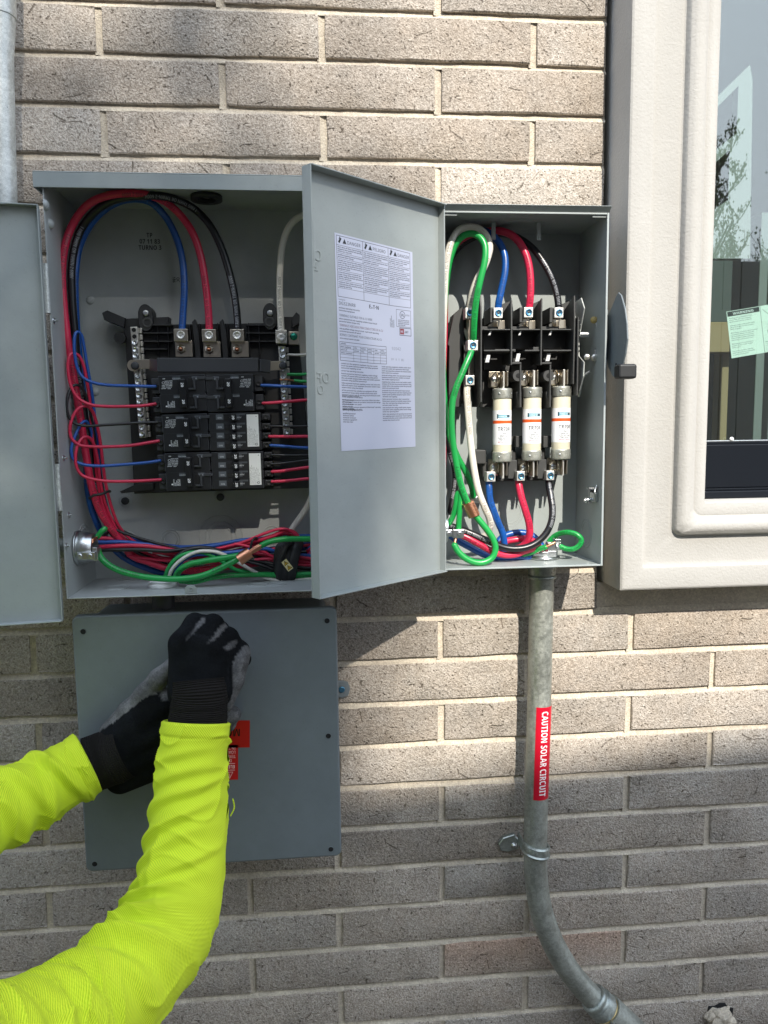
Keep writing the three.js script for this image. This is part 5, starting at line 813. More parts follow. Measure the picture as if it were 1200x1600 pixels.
// ---------------------------------------------------------------- cartridge fuses
{
  const fuseTex = canvasTex(1024, 512, (x, W, H) => {
    x.fillStyle = '#eceef0'; x.fillRect(0, 0, W, H); x.fillStyle = '#e25a22'; x.fillRect(0, 152, W, 46);
    for (const c of [256, 768]) {
      x.fillStyle = '#3f93a8'; x.fillRect(c - 118, 66, 236, 46); x.fillStyle = '#1d3c4c'; x.fillRect(c - 124, 58, 22, 64); x.fillStyle = '#eef5f6'; x.font = 'bold 34px sans-serif'; x.textAlign = 'center'; x.fillText('FERRAZ SHAW', c + 6, 102, 200); x.fillStyle = '#39434a'; x.fillRect(c + 56, 72, 60, 30);
      x.fillStyle = '#6a5560'; x.font = '36px sans-serif'; x.fillText('Tri-Onex', c, 240); x.fillStyle = '#262b30'; x.font = 'bold 80px sans-serif'; x.fillText('TR70R', c + 10, 308);
      x.font = 'bold 40px sans-serif'; x.fillText('70A', c + 4, 360); x.fillText('250V AC', c + 4, 396); x.font = 'bold 28px sans-serif'; x.fillText('CLASS RK5 FUSE', c, 424); x.fillText('TIME DELAY', c, 450); x.fillStyle = '#9a3b4c'; x.font = 'bold 30px sans-serif'; x.fillText('AMPTRAP 200KA IR', c, 484, 210);
    }
  });
  fuseTex.wrapS = THREE.RepeatWrapping;
  const labelMat = phy({ map: fuseTex, roughness: 0.38 });
  const R = 0.0132;
  const mk = (label) => {                                  // built in its own axes, centre at the origin
    const f = thing('cartridge_fuse', label, 'fuse', V(0, 0, 0), null); origin.set(f, V(0, 0, 0));
    const hgt = 0.094;
    obj('body', lathe([[0, -hgt / 2], [R, -hgt / 2], [R, hgt / 2], [0, hgt / 2]], 40, V(0, 0, 0)), M.fuseBody, f);
    for (const s of [-1, 1]) {
      const c = obj('end_cap', lathe([[R * 0.99, -0.0075], [R * 1.06, -0.0070], [R * 1.075, -0.0055], [R * 1.075, 0.0055], [R * 1.04, 0.0072], [R * 0.8, 0.0078], [0.001, 0.0078]].map(([r, y]) => [r, y * s]), 40, V(0, s * (hgt / 2 - 0.002), 0)), M.capMetal, f);
      obj('dimple', [0.5, 2.0, 3.6, 5.2].map((a) => dome(V(Math.cos(a) * R * 1.07, s * (hgt / 2 - 0.002), Math.sin(a) * R * 1.07), 0.0017, 0.0009, V(Math.cos(a), 0, Math.sin(a)), 8)), M.zinc, c);
      obj('blade', box(-0.0095, 0.0095, s * (hgt / 2 + 0.0058), s * (hgt / 2 + 0.029), -0.0014, 0.0014, 0.0005), M.lugFace, f);
    }
    const g = new THREE.CylinderGeometry(R + 0.0002, R + 0.0002, 0.049, 48, 1, true).translate(0, -0.003, 0); obj('paper_label', g, labelMat, f, true);
    return f;
  };
  const f0 = mk('ivory cartridge fuse above the blue wire lug');
  const put = (f, px, turn) => { const [x, y0, y1] = px, a = at(x, y0, 0.062), b = at(x, y1, 0.062); f.position.set((a.x + b.x) / 2, (a.y + b.y) / 2, 0.062); f.rotation.set(0, turn, 0); };
  const others = ['ivory cartridge fuse above the red wire lug', 'ivory cartridge fuse above the black wire lug'].map((l) => { const f = f0.clone(); f.name = numbered('cartridge_fuse'); f.userData = { ...f0.userData, label: l }; scene.add(f); return f; });
  for (const f of [f0, ...others]) f.userData.group = 'three cartridge fuses side by side in the safety switch';
  put(f0, [784.5, 612, 717], -Math.PI / 2 - 0.05); put(others[0], [831, 610, 715], -Math.PI / 2 + 0.02); put(others[1], [876.5, 608, 713.5], -Math.PI / 2 + 0.1);
}

// ---------------------------------------------------------------- wires of the safety switch
const SR = 0.0050;
wire('power_cable', 'thick white cable arching from the top left lug over to the box edge', CABLE.white, SR, [[734, 484, 0.058], [735, 472, 0.062], [739, 455, 0.068], [746, 436, 0.072], [755, 420, 0.074], [762, 402, 0.074], [765, 386, 0.073], [760, 369, 0.071], [749, 358, 0.069], [734, 354.5, 0.068], [718, 359, 0.069], [707, 374, 0.072], [700, 396, 0.075], [696, 425, 0.077], [694, 465, 0.078], [692, 520, 0.076], [690, 620, 0.07], [689, 730, 0.06], [690, 800, 0.05]]);
wire('ground_cable', 'green cable arching down in front of the white one to its lug', CABLE.green, 0.0046, [[739.5, 535, 0.072], [740, 522, 0.078], [741, 500, 0.084], [744, 470, 0.088], [750, 440, 0.09], [756, 415, 0.09], [758.5, 397, 0.089], [757, 382, 0.087], [750, 371, 0.084], [738, 365, 0.08], [725, 368, 0.076], [713, 380, 0.072], [704, 402, 0.07], [698, 435, 0.068], [694, 490, 0.066], [692, 560, 0.064], [694, 620, 0.06], [700, 672, 0.056], [714, 712, 0.052], [728, 738, 0.048], [737, 760, 0.044], [739.5, 775, 0.04]]);
wire('power_cable', 'thick blue cable arching into the first line lug of the switch', CABLE.blue, SR, [[778, 484, 0.066], [779, 474, 0.068], [784, 450, 0.068], [789, 425, 0.067], [789, 402, 0.064], [783, 384, 0.06], [772, 370, 0.056], [757, 361, 0.052], [738, 360, 0.048], [718, 368, 0.046], [704, 390, 0.046], [696, 430, 0.046], [692, 520, 0.046], [690, 650, 0.046], [692, 780, 0.046]]);
wire('power_cable', 'thick red cable arching into the middle line lug of the switch', CABLE.red, SR * 1.05, [[826.5, 483, 0.066], [828, 470, 0.068], [829, 445, 0.068], [827, 418, 0.066], [821, 396, 0.063], [811, 378, 0.059], [797, 366, 0.055], [779, 360.5, 0.05], [758, 362, 0.045], [736, 366, 0.04], [718, 376, 0.036], [705, 394, 0.034], [697, 430, 0.034], [694, 520, 0.036], [691, 620, 0.04], [692, 700, 0.044], [690, 790, 0.044]]);
wire('power_cable', 'thick black cable arching into the last line lug of the switch', CABLE.black, SR, [[872.5, 484, 0.066], [872, 472, 0.068], [868, 452, 0.068], [860, 430, 0.066], [849, 410, 0.062], [836, 392, 0.056], [820, 378, 0.05], [800, 368, 0.044], [775, 364, 0.036], [748, 368, 0.03], [724, 380, 0.026], [706, 402, 0.024], [697, 440, 0.024], [694, 520, 0.026], [700, 690, 0.022], [712, 740, 0.024], [704, 800, 0.034]]);
wire('ground_cable', 'green cable snaking from the neutral lug down to the copper crimp', CABLE.green, 0.0046, [[737, 545, 0.072], [735, 553, 0.076], [729, 567, 0.08], [721, 586, 0.083], [713, 605, 0.085], [707, 628, 0.086], [705.5, 655, 0.087], [707, 685, 0.087], [712, 718, 0.087], [718, 750, 0.087], [726, 775, 0.087], [733, 790, 0.087]]);
wire('ground_cable', 'green cable looping under the copper crimp to the left fitting', CABLE.green, 0.0046, [[740, 802, 0.087], [748, 812, 0.089], [761, 828, 0.091], [771, 844, 0.092], [774, 858, 0.093], [769, 871, 0.094], [756, 878.5, 0.095], [742, 878.5, 0.095], [727, 872, 0.094], [716, 862, 0.092], [710, 852, 0.09]]);
wire('ground_cable', 'short green cable standing bent above the left fitting', CABLE.green, 0.0040, [[702, 818, 0.07], [708, 806, 0.074], [712, 790, 0.078], [714, 774, 0.08], [717, 769, 0.081], [719.5, 774, 0.082], [718.5, 795, 0.082], [717, 815, 0.081], [716.5, 828, 0.08]]);
wire('neutral_cable', 'thick white cable dropping from the lower left lug to the floor', CABLE.white, SR, [[731, 600, 0.054], [729.5, 610, 0.058], [731, 638, 0.062], [733.5, 670, 0.066], [737, 705, 0.068], [742, 740, 0.068], [748, 768, 0.068], [757, 792, 0.066], [764.5, 810, 0.062], [766, 822, 0.058], [760, 834, 0.052], [748, 842, 0.046], [730, 845, 0.04], [708, 838, 0.04]]);
wire('load_cable', 'thick blue cable dropping from the first fuse lug to the floor', CABLE.blue, SR, [[763.5, 750, 0.054], [764, 760, 0.058], [766, 782, 0.06], [772, 800, 0.06], [779, 818, 0.059], [785, 832, 0.058], [788, 848, 0.056], [787, 866, 0.052], [790, 874, 0.05]]);
wire('load_cable', 'blue cable looping low behind the red drop near the bottom hub', CABLE.blue, SR, [[776, 850, 0.030], [784, 840, 0.028], [797, 834, 0.026], [812, 832, 0.026], [828, 835, 0.028], [839, 843, 0.034], [846, 853, 0.044], [849, 868, 0.05]]);
wire('load_cable', 'thick red cable dropping from the middle fuse lug, curling at the floor', CABLE.red, SR * 1.06, [[810.5, 749, 0.054], [811, 758, 0.058], [815, 778, 0.062], [821, 798, 0.064], [826.5, 818, 0.064], [827.5, 834, 0.062], [822, 848, 0.056], [812, 856, 0.05], [800, 858, 0.046]]);
wire('load_cable', 'red cable looping on the floor behind the black one', CABLE.red, SR, [[780, 852, 0.04], [790, 846, 0.036], [806, 843, 0.034], [822, 842, 0.036], [835, 847, 0.042], [843, 856, 0.048], [848, 870, 0.052]]);
wire('load_cable', 'thick black cable sweeping from the last fuse lug to the left fitting', CABLE.black, SR, [[857, 748, 0.054], [857.5, 758, 0.060], [860.5, 776, 0.068], [863, 795, 0.074], [861.5, 814, 0.078], [854, 832, 0.08], [842, 845, 0.081], [826, 854, 0.082], [806, 857.5, 0.082], [786, 855, 0.081], [764, 846, 0.08], [742, 836, 0.078], [722, 828, 0.074], [704, 822, 0.068]]);
wire('load_cable', 'red cable crossing the floor from the left fitting under the black one', CABLE.red, SR, [[704, 830, 0.066], [716, 834, 0.072], [732, 841, 0.076], [750, 851, 0.078], [768, 861, 0.078], [788, 867, 0.076], [806, 866, 0.074], [822, 860, 0.07], [836, 858, 0.064], [846, 868, 0.056]]);
wire('load_cable', 'dark blue cable lying low on the floor beside the left fitting', CABLE.blue, SR, [[702, 836, 0.05], [716, 845, 0.05], [736, 856, 0.052], [758, 867, 0.054], [778, 872, 0.054], [800, 872, 0.054], [830, 870, 0.054], [846, 874, 0.05]]);
wire('ground_cable', 'green cable curling in a loop beside the bottom hub', CABLE.green, 0.0040, [[876, 854, 0.068], [886, 858, 0.072], [897, 857.5, 0.076], [906, 851, 0.078], [908, 843, 0.078], [902, 836, 0.076], [890, 832, 0.07], [877, 833, 0.06], [866, 838, 0.05], [857, 848, 0.046], [853, 862, 0.048]]);
wire('ground_cable', 'short green cable with a bare copper end beside the bottom hub', CABLE.green, 0.0042, [[818, 866, 0.06], [830, 863, 0.064], [842, 858, 0.068], [852, 855, 0.070]]);
for (let k = 0; k < 1; k++) wire('copper_end', 'bare copper end of the green cable at the bottom hub lug', M.copper, 0.0022, [[850, 855.5, 0.071], [858, 852, 0.072], [866, 848, 0.072]], null, 'wire');
wire('copper_end', 'bare copper end of the green loop at the left fitting', M.copper, 0.0022, [[710.5, 854, 0.09], [711, 846, 0.086], [713, 836, 0.082]], null, 'wire');
{
  const a = at(731, 785, 0.0875), b = at(741, 806, 0.0875), t = thing('copper_crimp', 'shiny copper crimp joining the green cables in the safety switch', 'crimp', at(736, 806, 0.087));
  obj('sleeve', [cyl(a, b, 0.0086, 0.0086, 16), bar(a.clone().add(V(0.004, 0.001, 0.004)), b.clone().add(V(0.004, 0.001, 0.004)), 0.006, 0.0075, V(0, 0, 1))], M.copper, t);
}
{
  const p = at(741, 779, 0.030), t = thing('ground_lug', 'small zinc ground lug on the back of the safety switch', 'lug', V(p.x, p.y, 0.004));
  obj('body', [box(p.x - 0.0085, p.x + 0.0085, p.y - 0.0065, p.y + 0.007, 0.018, 0.034, 0.001), box(p.x - 0.006, p.x + 0.012, p.y - 0.006, p.y + 0.004, 0.0045, 0.018, 0.001)], M.zinc, t);
  obj('screw', lathe([[0, 0.0016], [0.0028, 0.0018], [0.0040, 0.0008], [0.0042, 0]], 12, V(p.x + 0.003, p.y, 0.0342), V(0, 0, 1)), M.zinc, t);
}
{
  const c = atX(700, 832, RP.x0 + T), y = at(702, 826, 0.07).y, z = 0.066, x0 = RP.x0 + T, A = V(1, 0, 0), t = thing('conduit_connector', 'zinc conduit connector with ground lug inside the left wall of the safety switch', 'conduit fitting', V(x0, y, z));
  obj('locknut', lathe([[0.016, 0], [0.0235, 0], [0.0235, 0.004], [0.016, 0.004]], 10, V(x0, y, z), A), M.zinc, t);
  obj('barrel', lathe([[0.0175, 0.004], [0.0205, 0.004], [0.0205, 0.012], [0.018, 0.013], [0.0145, 0.013], [0.0145, 0.004]], 24, V(x0, y, z), A), M.zinc, t);
  const l = at(716, 834, 0.088);
  obj('lug', [box(l.x - 0.0075, l.x + 0.0085, l.y - 0.0062, l.y + 0.0062, 0.078, 0.089, 0.0012), box(l.x - 0.018, l.x - 0.0078, l.y - 0.004, l.y + 0.006, 0.081, 0.087, 0.001)], M.zinc, t);
  for (const dx of [-0.013, 0.002]) obj('screw', lathe([[0, 0.0012], [0.0026, 0.0016], [0.0040, 0.0010], [0.0042, 0]], 12, V(l.x + dx, l.y, dx < -0.01 ? 0.0872 : 0.0892), V(0, 0, 1)), M.zinc, t);
  obj('nipple', cyl(V(LP.x1 + 0.0005, y, z), V(RP.x0 - 0.0005, y, z), 0.0135, 0.0135, 20), M.galvOld, t);
}
{
  const y0 = RP.y0 + T, c = V(at(850, 875, 0.055).x, y0, 0.046), t = thing('bottom_hub', 'zinc bonding hub with lug on the floor of the safety switch', 'conduit fitting', c.clone());
  obj('locknut', lathe([[0.017, 0.0002], [0.0255, 0.0002], [0.0255, 0.004], [0.022, 0.0045], [0.017, 0.0045]], 10, c), M.zinc, t);
  obj('bushing', lathe([[0.0175, 0.0046], [0.0225, 0.0046], [0.0225, 0.012], [0.0205, 0.013], [0.0165, 0.013], [0.0165, 0.0046]], 24, c), M.zinc, t);
  const l = at(866, 851, 0.068);
  obj('lug', [box(l.x - 0.010, l.x + 0.0105, l.y - 0.009, l.y + 0.0035, 0.058, 0.0685, 0.001), box(l.x + 0.0005, l.x + 0.010, l.y + 0.0036, l.y + 0.0085, 0.058, 0.070, 0.001), box(l.x - 0.010, l.x + 0.004, y0 + 0.0046, l.y - 0.0092, 0.055, 0.068, 0.001)], M.zinc, t);
  obj('screw', lathe([[0, 0.0014], [0.0028, 0.0018], [0.0042, 0.0010], [0.0044, 0]], 12, V(l.x + 0.006, l.y - 0.002, 0.0687), V(0.3, 0.3, 1).normalize()), M.zinc, t);
}

// ---------------------------------------------------------------- conduits
const CZ = 0.036, CRR = 0.0182;
{
  const t = thing('conduit', 'grey steel conduit dropping from the safety switch and bending right near its foot', 'conduit', V(0.145, -1.2, CZ));
  const pts = [[847, 890], [845.5, 950], [843.5, 1050], [841, 1150], [838, 1250], [836.5, 1330], [838, 1375], [845, 1420], [859, 1462], [881, 1504], [908, 1540], [938, 1570]].map(([x, y]) => at(x, y, CZ + (y < 900 ? 0.006 : 0)));
  obj('pipe', tube(pts, CRR, 32, 10), M.galvOld, t);
  const top = at(847, 886, 0.042), tp = V(top.x, RP.y0 - 0.0005, 0.042);
  obj('coupling', [lathe([[0.0185, -0.024], [0.0215, -0.023], [0.0218, -0.012], [0.0245, -0.0115], [0.0245, -0.001], [0.018, 0]], 8, tp), lathe([[0.0185, -0.029], [0.0212, -0.0285], [0.0212, -0.0243], [0.0185, -0.0243]], 28, tp)], M.galvDark, t);
  // warning label wrapped round the pipe
  const a = at(844, 1106, CZ + CRR), b = at(841, 1251, CZ + CRR), mid = at(840.5, 1178, CZ), L = a.y - b.y, th = 1.62, R = CRR + 0.00035;
  const tex = canvasTex(200, 900, (x, W, H) => { x.fillStyle = '#c9102c'; x.fillRect(0, 0, W, H); x.translate(W / 2 - 8, H / 2); x.rotate(Math.PI / 2); x.fillStyle = '#f6f4f2'; x.font = 'bold 92px sans-serif'; x.textAlign = 'center'; x.save(); x.scale(0.92, 1.1); x.fillText('CAUTION SOLAR CIRCUIT', 0, 30, 900); x.restore(); });
  const g = new THREE.CylinderGeometry(R, R, L, 24, 1, true, -0.55, th); g.rotateZ(-Math.atan2(at(844, 1100, CZ).x - at(838.5, 1260, CZ).x, at(844, 1100, CZ).y - at(838.5, 1260, CZ).y)).translate(mid.x, (a.y + b.y) / 2, CZ);
  obj('warning_label', g, phy({ map: tex, roughness: 0.35 }), t, true);
  // coupling into the pulling elbow at the foot
  const e0 = at(928, 1560, CZ), e1 = at(957, 1587, CZ), dir = e1.clone().sub(e0).normalize(), P2 = (k) => e0.clone().addScaledVector(dir, k);
  obj('foot_coupling', [lathe([[0.0185, -0.004], [0.0225, -0.003], [0.0235, 0.001], [0.0215, 0.005], [0.0215, 0.009], [0.0242, 0.010], [0.0242, 0.026], [0.0225, 0.029], [0.019, 0.029]], 26, e0, dir)], M.galvDark, t);
  obj('seal_ring', lathe([[0.0205, 0.0292], [0.0232, 0.0292], [0.0232, 0.0312], [0.0205, 0.0312]], 26, e0, dir), M.brass, t);
  obj('elbow_body', [cyl(P2(0.0314), P2(0.12), 0.0265, 0.0265, 26), lathe([[0, 0.004], [0.014, 0.004], [0.016, 0.002], [0.016, 0]], 24, P2(0.066).add(V(0, 0.002, 0.0255)), V(-0.15, 0.25, 1).normalize())], M.galvOld, t);
  obj('screw', [cyl(P2(0.040).add(V(-0.006, 0.004, 0.022)), P2(0.040).add(V(-0.008, 0.007, 0.032)), 0.0036, 0.003, 8)], M.zinc, t);
}
{
  const c = at(837, 1325, CZ), t = thing('conduit_strap', 'one-hole zinc strap holding the grey conduit to the brick wall', 'strap', V(c.x - 0.02, c.y, 0));
  const W2 = 0.0185, arc = [], n = 14, R = CRR + 0.0004;
  const tilt = (x) => -(x - c.x) * 0.22;
  const pos = [], idx = []; const prof = [];
  for (let k = 0; k <= n; k++) { const a = Math.PI * (1.02 - 1.22 * k / n); prof.push([c.x + Math.cos(a) * R, CZ + Math.sin(a) * R, Math.cos(a), Math.sin(a)]); }
  prof.unshift([c.x - R - 0.0005, 0.012, -1, 0], [c.x - R - 0.001, 0.0075, -0.7, 0.7]);
  prof.forEach(([x, z, nx, nz]) => { for (const [o, w] of [[0, -1], [0.0022, -1], [0.0042, -0.72], [0.0022, -0.5], [0.0022, 0.5], [0.0042, 0.72], [0.0022, 1], [0, 1]]) pos.push(x + nx * o, c.y + w * W2 / 2 + tilt(x), z + nz * o); });
  for (let i = 0; i < prof.length - 1; i++) for (let k = 0; k < 8; k++) { const a = i * 8 + k, b = i * 8 + (k + 1) % 8; idx.push(a, b, b + 8, a, b + 8, a + 8); }
  let g = new THREE.BufferGeometry(); g.setAttribute('position', new THREE.Float32BufferAttribute(pos, 3)); g.setIndex(idx); g = toCreasedNormals(g, 0.7);
  obj('band', g, M.galvDark, t);
  const f = at(800, 1320, 0.008), x1 = c.x - R - 0.0005;
  obj('foot', [slab([[f.x - 0.021, f.y + 0.002], [f.x - 0.018, f.y - 0.010], [f.x - 0.006, f.y - 0.013], [x1, f.y - 0.010 + 0.001], [x1, f.y + 0.008], [f.x + 0.004, f.y + 0.015], [f.x - 0.014, f.y + 0.011]], 0.001, 0.0068, 0.0015), slab([[f.x - 0.022, f.y + 0.003], [f.x - 0.0195, f.y - 0.004], [f.x - 0.013, f.y + 0.010], [f.x + 0.004, f.y + 0.0155], [f.x + 0.004, f.y + 0.018], [f.x - 0.015, f.y + 0.013]], 0.001, 0.0095, 0.0012)], M.galvDark, t);
  obj('screw', lathe([[0, 0.0042], [0.0028, 0.0042], [0.0030, 0.0015], [0.0052, 0.0013], [0.0056, 0]], 6, V(f.x + 0.0035, f.y - 0.002, 0.007), V(0, 0, 1)), M.zinc, t);
}
{
  const p = [[1, -60], [4, 0], [5, 30], [2, 80], [3, 140], [5, 220], [8, 320], [12, 480], [20, 760]].map(([x, y]) => at(x, y, 0.045)), t = thing('riser_conduit', 'pale galvanised conduit running up the wall past the breaker panel', 'conduit', V(p[8].x, p[8].y, 0.045));
  p.unshift(p[0].clone().add(V(-0.01, 1.6, 0)));
  obj('pipe', tube(p.map((v) => v.clone().add(V(-0.003, 0, 0))), 0.0182, 28, 8), M.galv, t);
  obj('coupling', cyl(at(3, -70, 0.045).add(V(-0.003, 0, 0)), at(4, 26, 0.045).add(V(-0.003, 0, 0)), 0.0195, 0.0195, 26), M.galv, t);
}
// broken-out hole low in the wall with a lump of mortar in it
{
  const c = at(1122, 1580, 0.002), t = thing('mortar_lump', 'crumbly pale mortar lump in a dark hole low in the wall', 'rubble', V(c.x, c.y - 0.03, 0));
  const blob = (r, sx, sy, sz, x, y, z) => { const g = new THREE.IcosahedronGeometry(r, 3), p = g.attributes.position, v = V(); for (let i = 0; i < p.count; i++) { v.fromBufferAttribute(p, i); const k = 1 + 0.22 * Math.sin(v.x * 260 + 1) * Math.sin(v.y * 310) + 0.16 * Math.sin(v.z * 420 + v.x * 300); p.setXYZ(i, v.x * k * sx, v.y * k * sy, v.z * k * sz); } g.computeVertexNormals(); return g.translate(x, y, z); };
  obj('lump', [blob(0.018, 1.25, 1.1, 0.7, c.x + 0.004, c.y - 0.012, 0.002), blob(0.010, 1, 0.8, 0.7, c.x - 0.014, c.y - 0.006, 0.005)], M.mortar, t);
  obj('hole', slab(Array.from({ length: 16 }, (_, k) => { const a = k / 16 * 6.2832, q = 1 + 0.16 * Math.sin(k * 2.3); return [c.x + 0.003 + 0.024 * q * Math.cos(a), c.y - 0.006 + 0.019 * q * Math.sin(a)]; }), -0.004, 0.0016, 0.0003), M.hole, t);
}

// ---------------------------------------------------------------- person at the junction box: two arms in a lime work shirt, gloved hands
const person = thing('person', 'person in lime yellow work shirt and black gloves gripping the junction box cover', 'person', V(-0.8, GROUND, 0.7));
function mesher(caps, cell, k, colour) {                   // one smooth skin over tapered capsules [a, b, ra, rb, id]
  const lo = V(9, 9, 9), hi = V(-9, -9, -9); caps.forEach(([a, b, ra, rb]) => { const r = Math.max(ra, rb) + cell * 3; for (const p of [a, b]) { lo.min(p.clone().subScalar(r)); hi.max(p.clone().addScalar(r)); } });
  const size = Math.max(hi.x - lo.x, hi.y - lo.y, hi.z - lo.z), n = Math.ceil(size / cell) + 4, half = n * cell / 2, mid = lo.clone().add(hi).multiplyScalar(0.5);
  const mc = new MarchingCubes(n, M.skin, false, false, 160000); mc.isolation = 0;
  const C = caps.map(([a, b, ra, rb, id]) => { const d = b.clone().sub(a); return { a, d, L: d.lengthSq() || 1e-9, ra, rb, id }; }), p = V(), q = V();
  const dist = (c) => { const t = clamp(q.copy(p).sub(c.a).dot(c.d) / c.L, 0, 1); return q.copy(p).sub(c.a).addScaledVector(c.d, -t).length() - (c.ra + (c.rb - c.ra) * t); };
  for (let z = 0, i = 0; z < n; z++) for (let y = 0; y < n; y++) for (let x = 0; x < n; x++, i++) {
    p.set(mid.x + (x - n / 2) * cell, mid.y + (y - n / 2) * cell, mid.z + (z - n / 2) * cell);
    if (p.x < lo.x - cell || p.y < lo.y - cell || p.z < lo.z - cell || p.x > hi.x + cell || p.y > hi.y + cell || p.z > hi.z + cell) { mc.field[i] = -0.1; continue; }
    let s = 0; for (const c of C) { const d = dist(c); if (d < k * 9) s += Math.exp(-d / k); }
    mc.field[i] = s > 0 ? k * Math.log(s) : -k * 9;
  }
  mc.update();
  const g0 = new THREE.BufferGeometry(), arr = mc.positionArray.slice(0, mc.count * 3);
  for (let i = 0; i < arr.length; i += 3) { arr[i] = arr[i] * half + mid.x; arr[i + 1] = arr[i + 1] * half + mid.y; arr[i + 2] = arr[i + 2] * half + mid.z; }
  g0.setAttribute('position', new THREE.BufferAttribute(arr, 3));
  let g = mergeVertices(g0, 1e-5); 
  { const P = g.attributes.position, I = g.index.array; let vol = 0; const a = V(), b = V(), c = V(); for (let i = 0; i < I.length; i += 3) { a.fromBufferAttribute(P, I[i]); b.fromBufferAttribute(P, I[i + 1]); c.fromBufferAttribute(P, I[i + 2]); vol += a.sub(mid).dot(b.sub(mid).cross(c.sub(mid))); } if (vol < 0) for (let i = 0; i < I.length; i += 3) { const t = I[i]; I[i] = I[i + 1]; I[i + 1] = t; } }
  g.computeVertexNormals();
  if (colour) {
    const P = g.attributes.position, col = new Float32Array(P.count * 3);
    for (let i = 0; i < P.count; i++) { p.fromBufferAttribute(P, i); let best = 9, id = 0; for (const c of C) { const d = dist(c); if (d < best) { best = d; id = c.id; } } col.set(colour(id, p), i * 3); }
    g.setAttribute('color', new THREE.BufferAttribute(col, 3));
  }
  return g;
}
const BLK = [0.010, 0.0115, 0.013], GRY = [0.21, 0.205, 0.20];
const gloveMesh = (caps, patches, parent) => {
  const g = mesher(caps, 0.0026, 0.0032, (id, p) => { let w = id ? 1 : 0; for (const [c, r] of patches) w = Math.max(w, 1 - sstep(Math.hypot(p.x - c.x, p.y - c.y, (p.z - c.z) * 0.12), r * 0.7, r)); return BLK.map((b, k) => lerp(b, GRY[k], w)); });
  const m = obj('glove', g.clone().setAttribute('uv', new THREE.BufferAttribute(new Float32Array(g.attributes.position.count * 2), 2)), M.glove, parent);
  // obj drops vertex colours and welded normals; put them back
  const q = g.toNonIndexed(); m.geometry.setAttribute('color', q.attributes.color); m.geometry.setAttribute('normal', q.attributes.normal);
  return m;
};
// upper hand: back towards the camera, fingers curled over the edge of the tool
{
  const a = (x, y, z) => at(x, y, z), caps = [], add = (p, q, r0, r1, id = 0) => caps.push([p, q, r0, r1, id]);
  const wr = [[285, 1082, 0.196], [303, 1083, 0.200], [321, 1083, 0.199], [337, 1082, 0.192]], kn = [[284, 1006, 0.184], [304, 1000, 0.190], [324, 1006, 0.189], [345, 1020, 0.181]], pip = [[304, 974, 0.168], [333, 976, 0.166], [357, 996, 0.162], [374, 1016, 0.158]], dip = [[317, 975, 0.142], [343, 985, 0.140], [364, 1006, 0.140], [379, 1030, 0.140]], tip = [[312, 992, 0.128], [338, 1002, 0.127], [360, 1022, 0.128], [371, 1044, 0.129]];
  for (let f = 0; f < 4; f++) {
    const r = [0.0118, 0.0122, 0.0116, 0.0104][f];
    add(a(...wr[f]), a(...kn[f]), 0.0185, r * 1.32); add(a(...kn[f]), a(...pip[f]), r * 1.22, r); add(a(...pip[f]), a(...dip[f]), r * 0.98, r * 0.9, 0); add(a(...dip[f]), a(...tip[f]), r * 0.9, r * 0.8, 1);
  }
  add(a(303, 1084, 0.178), a(300, 1020, 0.166), 0.020, 0.016); add(a(325, 1084, 0.176), a(330, 1030, 0.162), 0.019, 0.014);
  // grey coated edge of the palm running down to the wrist, and the thumb closing underneath
  add(a(371, 1036, 0.172), a(364, 1062, 0.177), 0.0125, 0.0128, 1); add(a(364, 1062, 0.177), a(352, 1100, 0.182), 0.0128, 0.0105, 1); add(a(372, 1036, 0.168), a(379, 1022, 0.164), 0.0115, 0.0092, 1); add(a(374, 1030, 0.178), a(366, 1048, 0.184), 0.0055, 0.006, 1);
  add(a(282, 1066, 0.17), a(290, 1036, 0.145), 0.015, 0.012, 0); add(a(290, 1036, 0.145), a(312, 1012, 0.132), 0.011, 0.009, 1);
  const patches = [];
  for (let k = 0; k <= 9; k++) patches.push([a(297 + k * 2.3, 990 - k * 2.5, 0.180 - k * 0.001), 0.0038]);
  for (let k = 0; k <= 6; k++) patches.push([a(331 + k * 3.2, 995 - k * 2.6, 0.176), 0.0040]);
  for (let k = 0; k <= 3; k++) patches.push([a(356 + k * 3.4, 1005 - k * 0.6, 0.170), 0.0042]);
  patches.push([a(381, 1020, 0.162), 0.009]);
  const gl = gloveMesh(caps, patches, person);
  gl.userData.label = 'upper black glove with grey coated edge';
}
